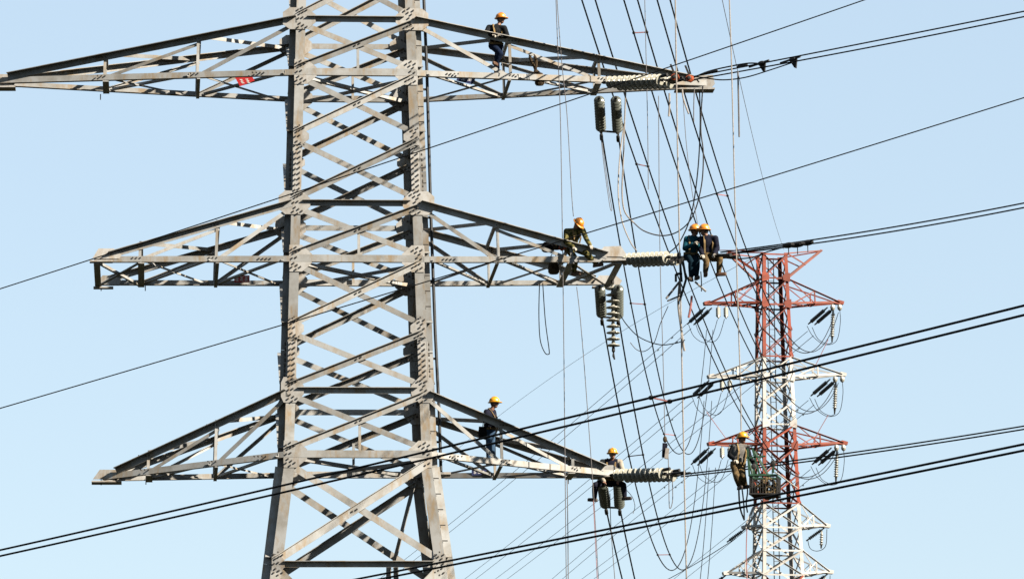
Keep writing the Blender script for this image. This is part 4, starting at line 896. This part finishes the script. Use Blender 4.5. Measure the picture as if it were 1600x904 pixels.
rope('hanging_rope', 'pair of thin ropes hanging from the small tackle block past the lowest discs', [(1044, 712), (1045, 745), (1046, 792), (1051, 780), (1050, 735)], 122.4, 122.4, 0.011, 'grope')
# wire basket
y = 117.3; o = thing('wire_basket', 'green rimmed wire basket full of rope beside the grey worker', 'basket', P(1191, 771, y))
def bp(a, b, c): return P(1170 + 43 * a, 0, y).lerp(P(1170 + 43 * a, 0, y), 0) * 0 + P(1171 + 42 * a, 742 + 29 * b, y) + V((0.14 * c, 0.62 * c, 0))
for nm, b, r_, m in (('rim', 0, 0.035, 'green'), ('base_frame', 1, 0.022, 'iron')):
    MB().tube([bp(0, b, 0), bp(1, b, 0), bp(1, b, 1), bp(0, b, 1), bp(0, b, 0)], r_, 6).build(nm, m, o)
wm = MB()
for k in range(11):
    t = k / 10; wm.tube([bp(t, 0, 0), bp(t, 1, 0)], 0.008, 4); wm.tube([bp(t, 0, 1), bp(t, 1, 1)], 0.008, 4)
for k in range(8):
    t = k / 7; wm.tube([bp(0, 0, t), bp(0, 1, t)], 0.008, 4); wm.tube([bp(1, 0, t), bp(1, 1, t)], 0.008, 4)
for b in (0.33, 0.66): wm.tube([bp(0, b, 0), bp(1, b, 0), bp(1, b, 1), bp(0, b, 1), bp(0, b, 0)], 0.008, 4)
wm.build('wire_mesh', 'iron', o)
MB().prism([bp(0.02, 1, 0.02), bp(0.98, 1, 0.02), bp(0.98, 1, 0.98), bp(0.02, 1, 0.98)], ZU * 0.02).build('floor', 'canvas', o)
for a, c in ((0.0, 0), (0.38, 0), (0.62, 1), (0.0, 1)): MB().bar(bp(a, 0.02, c), P(1168 + 20 * a, 700, y) + V((0, 0.5 * c, 0)), 0.05, 0.04).build('upright', 'green', o)
MB().bar(P(1166, 715, y), P(1196, 712, y), 0.04, 0.04).build('cross_bar', 'green', o)
for u, v in ((1178, 728), (1208, 723)):
    c = P(u, v, y); MB().lathe(c - V((0, 0.05, 0)), V((0, 1, 0)), [(0.03, 0), (0.07, 0.01), (0.05, 0.05), (0.07, 0.09), (0.03, 0.1)], 14).build('wheel', 'iron', o); MB().bar(c, c - ZU * 0.25, 0.05, 0.03).build('wheel_hanger', 'green', o)
cl = MB(); random.seed(3)
for k in range(9):
    c0 = bp(0.25 + 0.5 * random.random(), 0.35 + 0.5 * random.random(), 0.25 + 0.5 * random.random()); r0 = 0.12 + 0.06 * random.random(); nx = V((random.uniform(-1, 1), random.uniform(-1, 1), random.uniform(-0.6, 0.6))).normalized(); a1 = nx.orthogonal().normalized(); a2 = nx.cross(a1)
    cl.tube([c0 + (a1 * math.cos(t) + a2 * math.sin(t)) * r0 + nx * 0.004 * i for i, t in enumerate([2 * math.pi * q / 12 for q in range(25)])], 0.022, 6)
tag(cl.build('rope_coil', 'coil'), 'tangle of brown rope lying in the wire basket', 'rope')
rope('hanging_rope', 'pale hose curving from the basket top into the painted pylon', [(1211, 737), (1222, 744), (1232, 752), (1246, 762)], 117.2, 117.6, 0.02, 'rope')

# ------------------------------------------------------------------ small signs on the arms
def sign(label, corners, yl, m, marks):
    pts = [NF.T(u, v, yl) for u, v in corners]; a = pts[0]; ux, vy = pts[1] - pts[0], pts[3] - pts[0]
    n = ux.cross(vy).normalized(); n = n if n.dot(ey) < 0 else -n
    o = thing('number_sign', label, 'sign', a, 'small signs wired to the arms')
    MB().prism([p for p in pts], -n * 0.012).build('sheet', m, o)
    tx = MB()
    for x0, y0, x1, y1_ in marks:
        q = [a + ux * x + vy * y_ + n * 0.004 for x, y_ in ((x0, y0), (x1, y0), (x1, y1_), (x0, y1_))]; tx.prism(q, -n * 0.003)
    tx.build('lettering', 'swhite', o); return o
def glyph(x, y, w_, h):
    return [(x, y, x + w_, y + h * 0.16), (x, y + h * 0.42, x + w_, y + h * 0.56), (x, y + h * 0.84, x + w_, y + h), (x + w_ * 0.42, y, x + w_ * 0.6, y + h), (x, y + h * 0.45, x + w_ * 0.16, y + h)]
sign('tilted red sign hanging under the top left arm', [(366, 119), (392, 117), (398, 126), (375, 135)], -1.1, 'sred', glyph(0.2, 0.35, 0.16, 0.4) + glyph(0.55, 0.35, 0.16, 0.4))
sign('red sign with white marks on the far chord of the middle left arm', [(366, 430), (390, 430), (390, 441), (366, 441)], 1.5, 'sred', glyph(0.08, 0.2, 0.22, 0.6) + glyph(0.38, 0.2, 0.22, 0.6) + glyph(0.68, 0.2, 0.24, 0.6))
sign('tilted dark blue sign under the top right arm', [(716, 116), (745, 119), (738, 132), (713, 126)], -0.6, 'sblue', glyph(0.25, 0.12, 0.2, 0.32) + glyph(0.25, 0.55, 0.2, 0.32) + glyph(0.58, 0.12, 0.2, 0.32) + glyph(0.58, 0.55, 0.2, 0.32))
sign('dark blue sign on the far chord of the lowest right arm', [(737, 734), (760, 733), (760, 741), (737, 742)], 1.0, 'sblue', glyph(0.15, 0.2, 0.16, 0.5) + glyph(0.42, 0.2, 0.16, 0.5) + glyph(0.68, 0.2, 0.16, 0.5))

for o in D.objects:
    if '_o' in o: del o['_o']
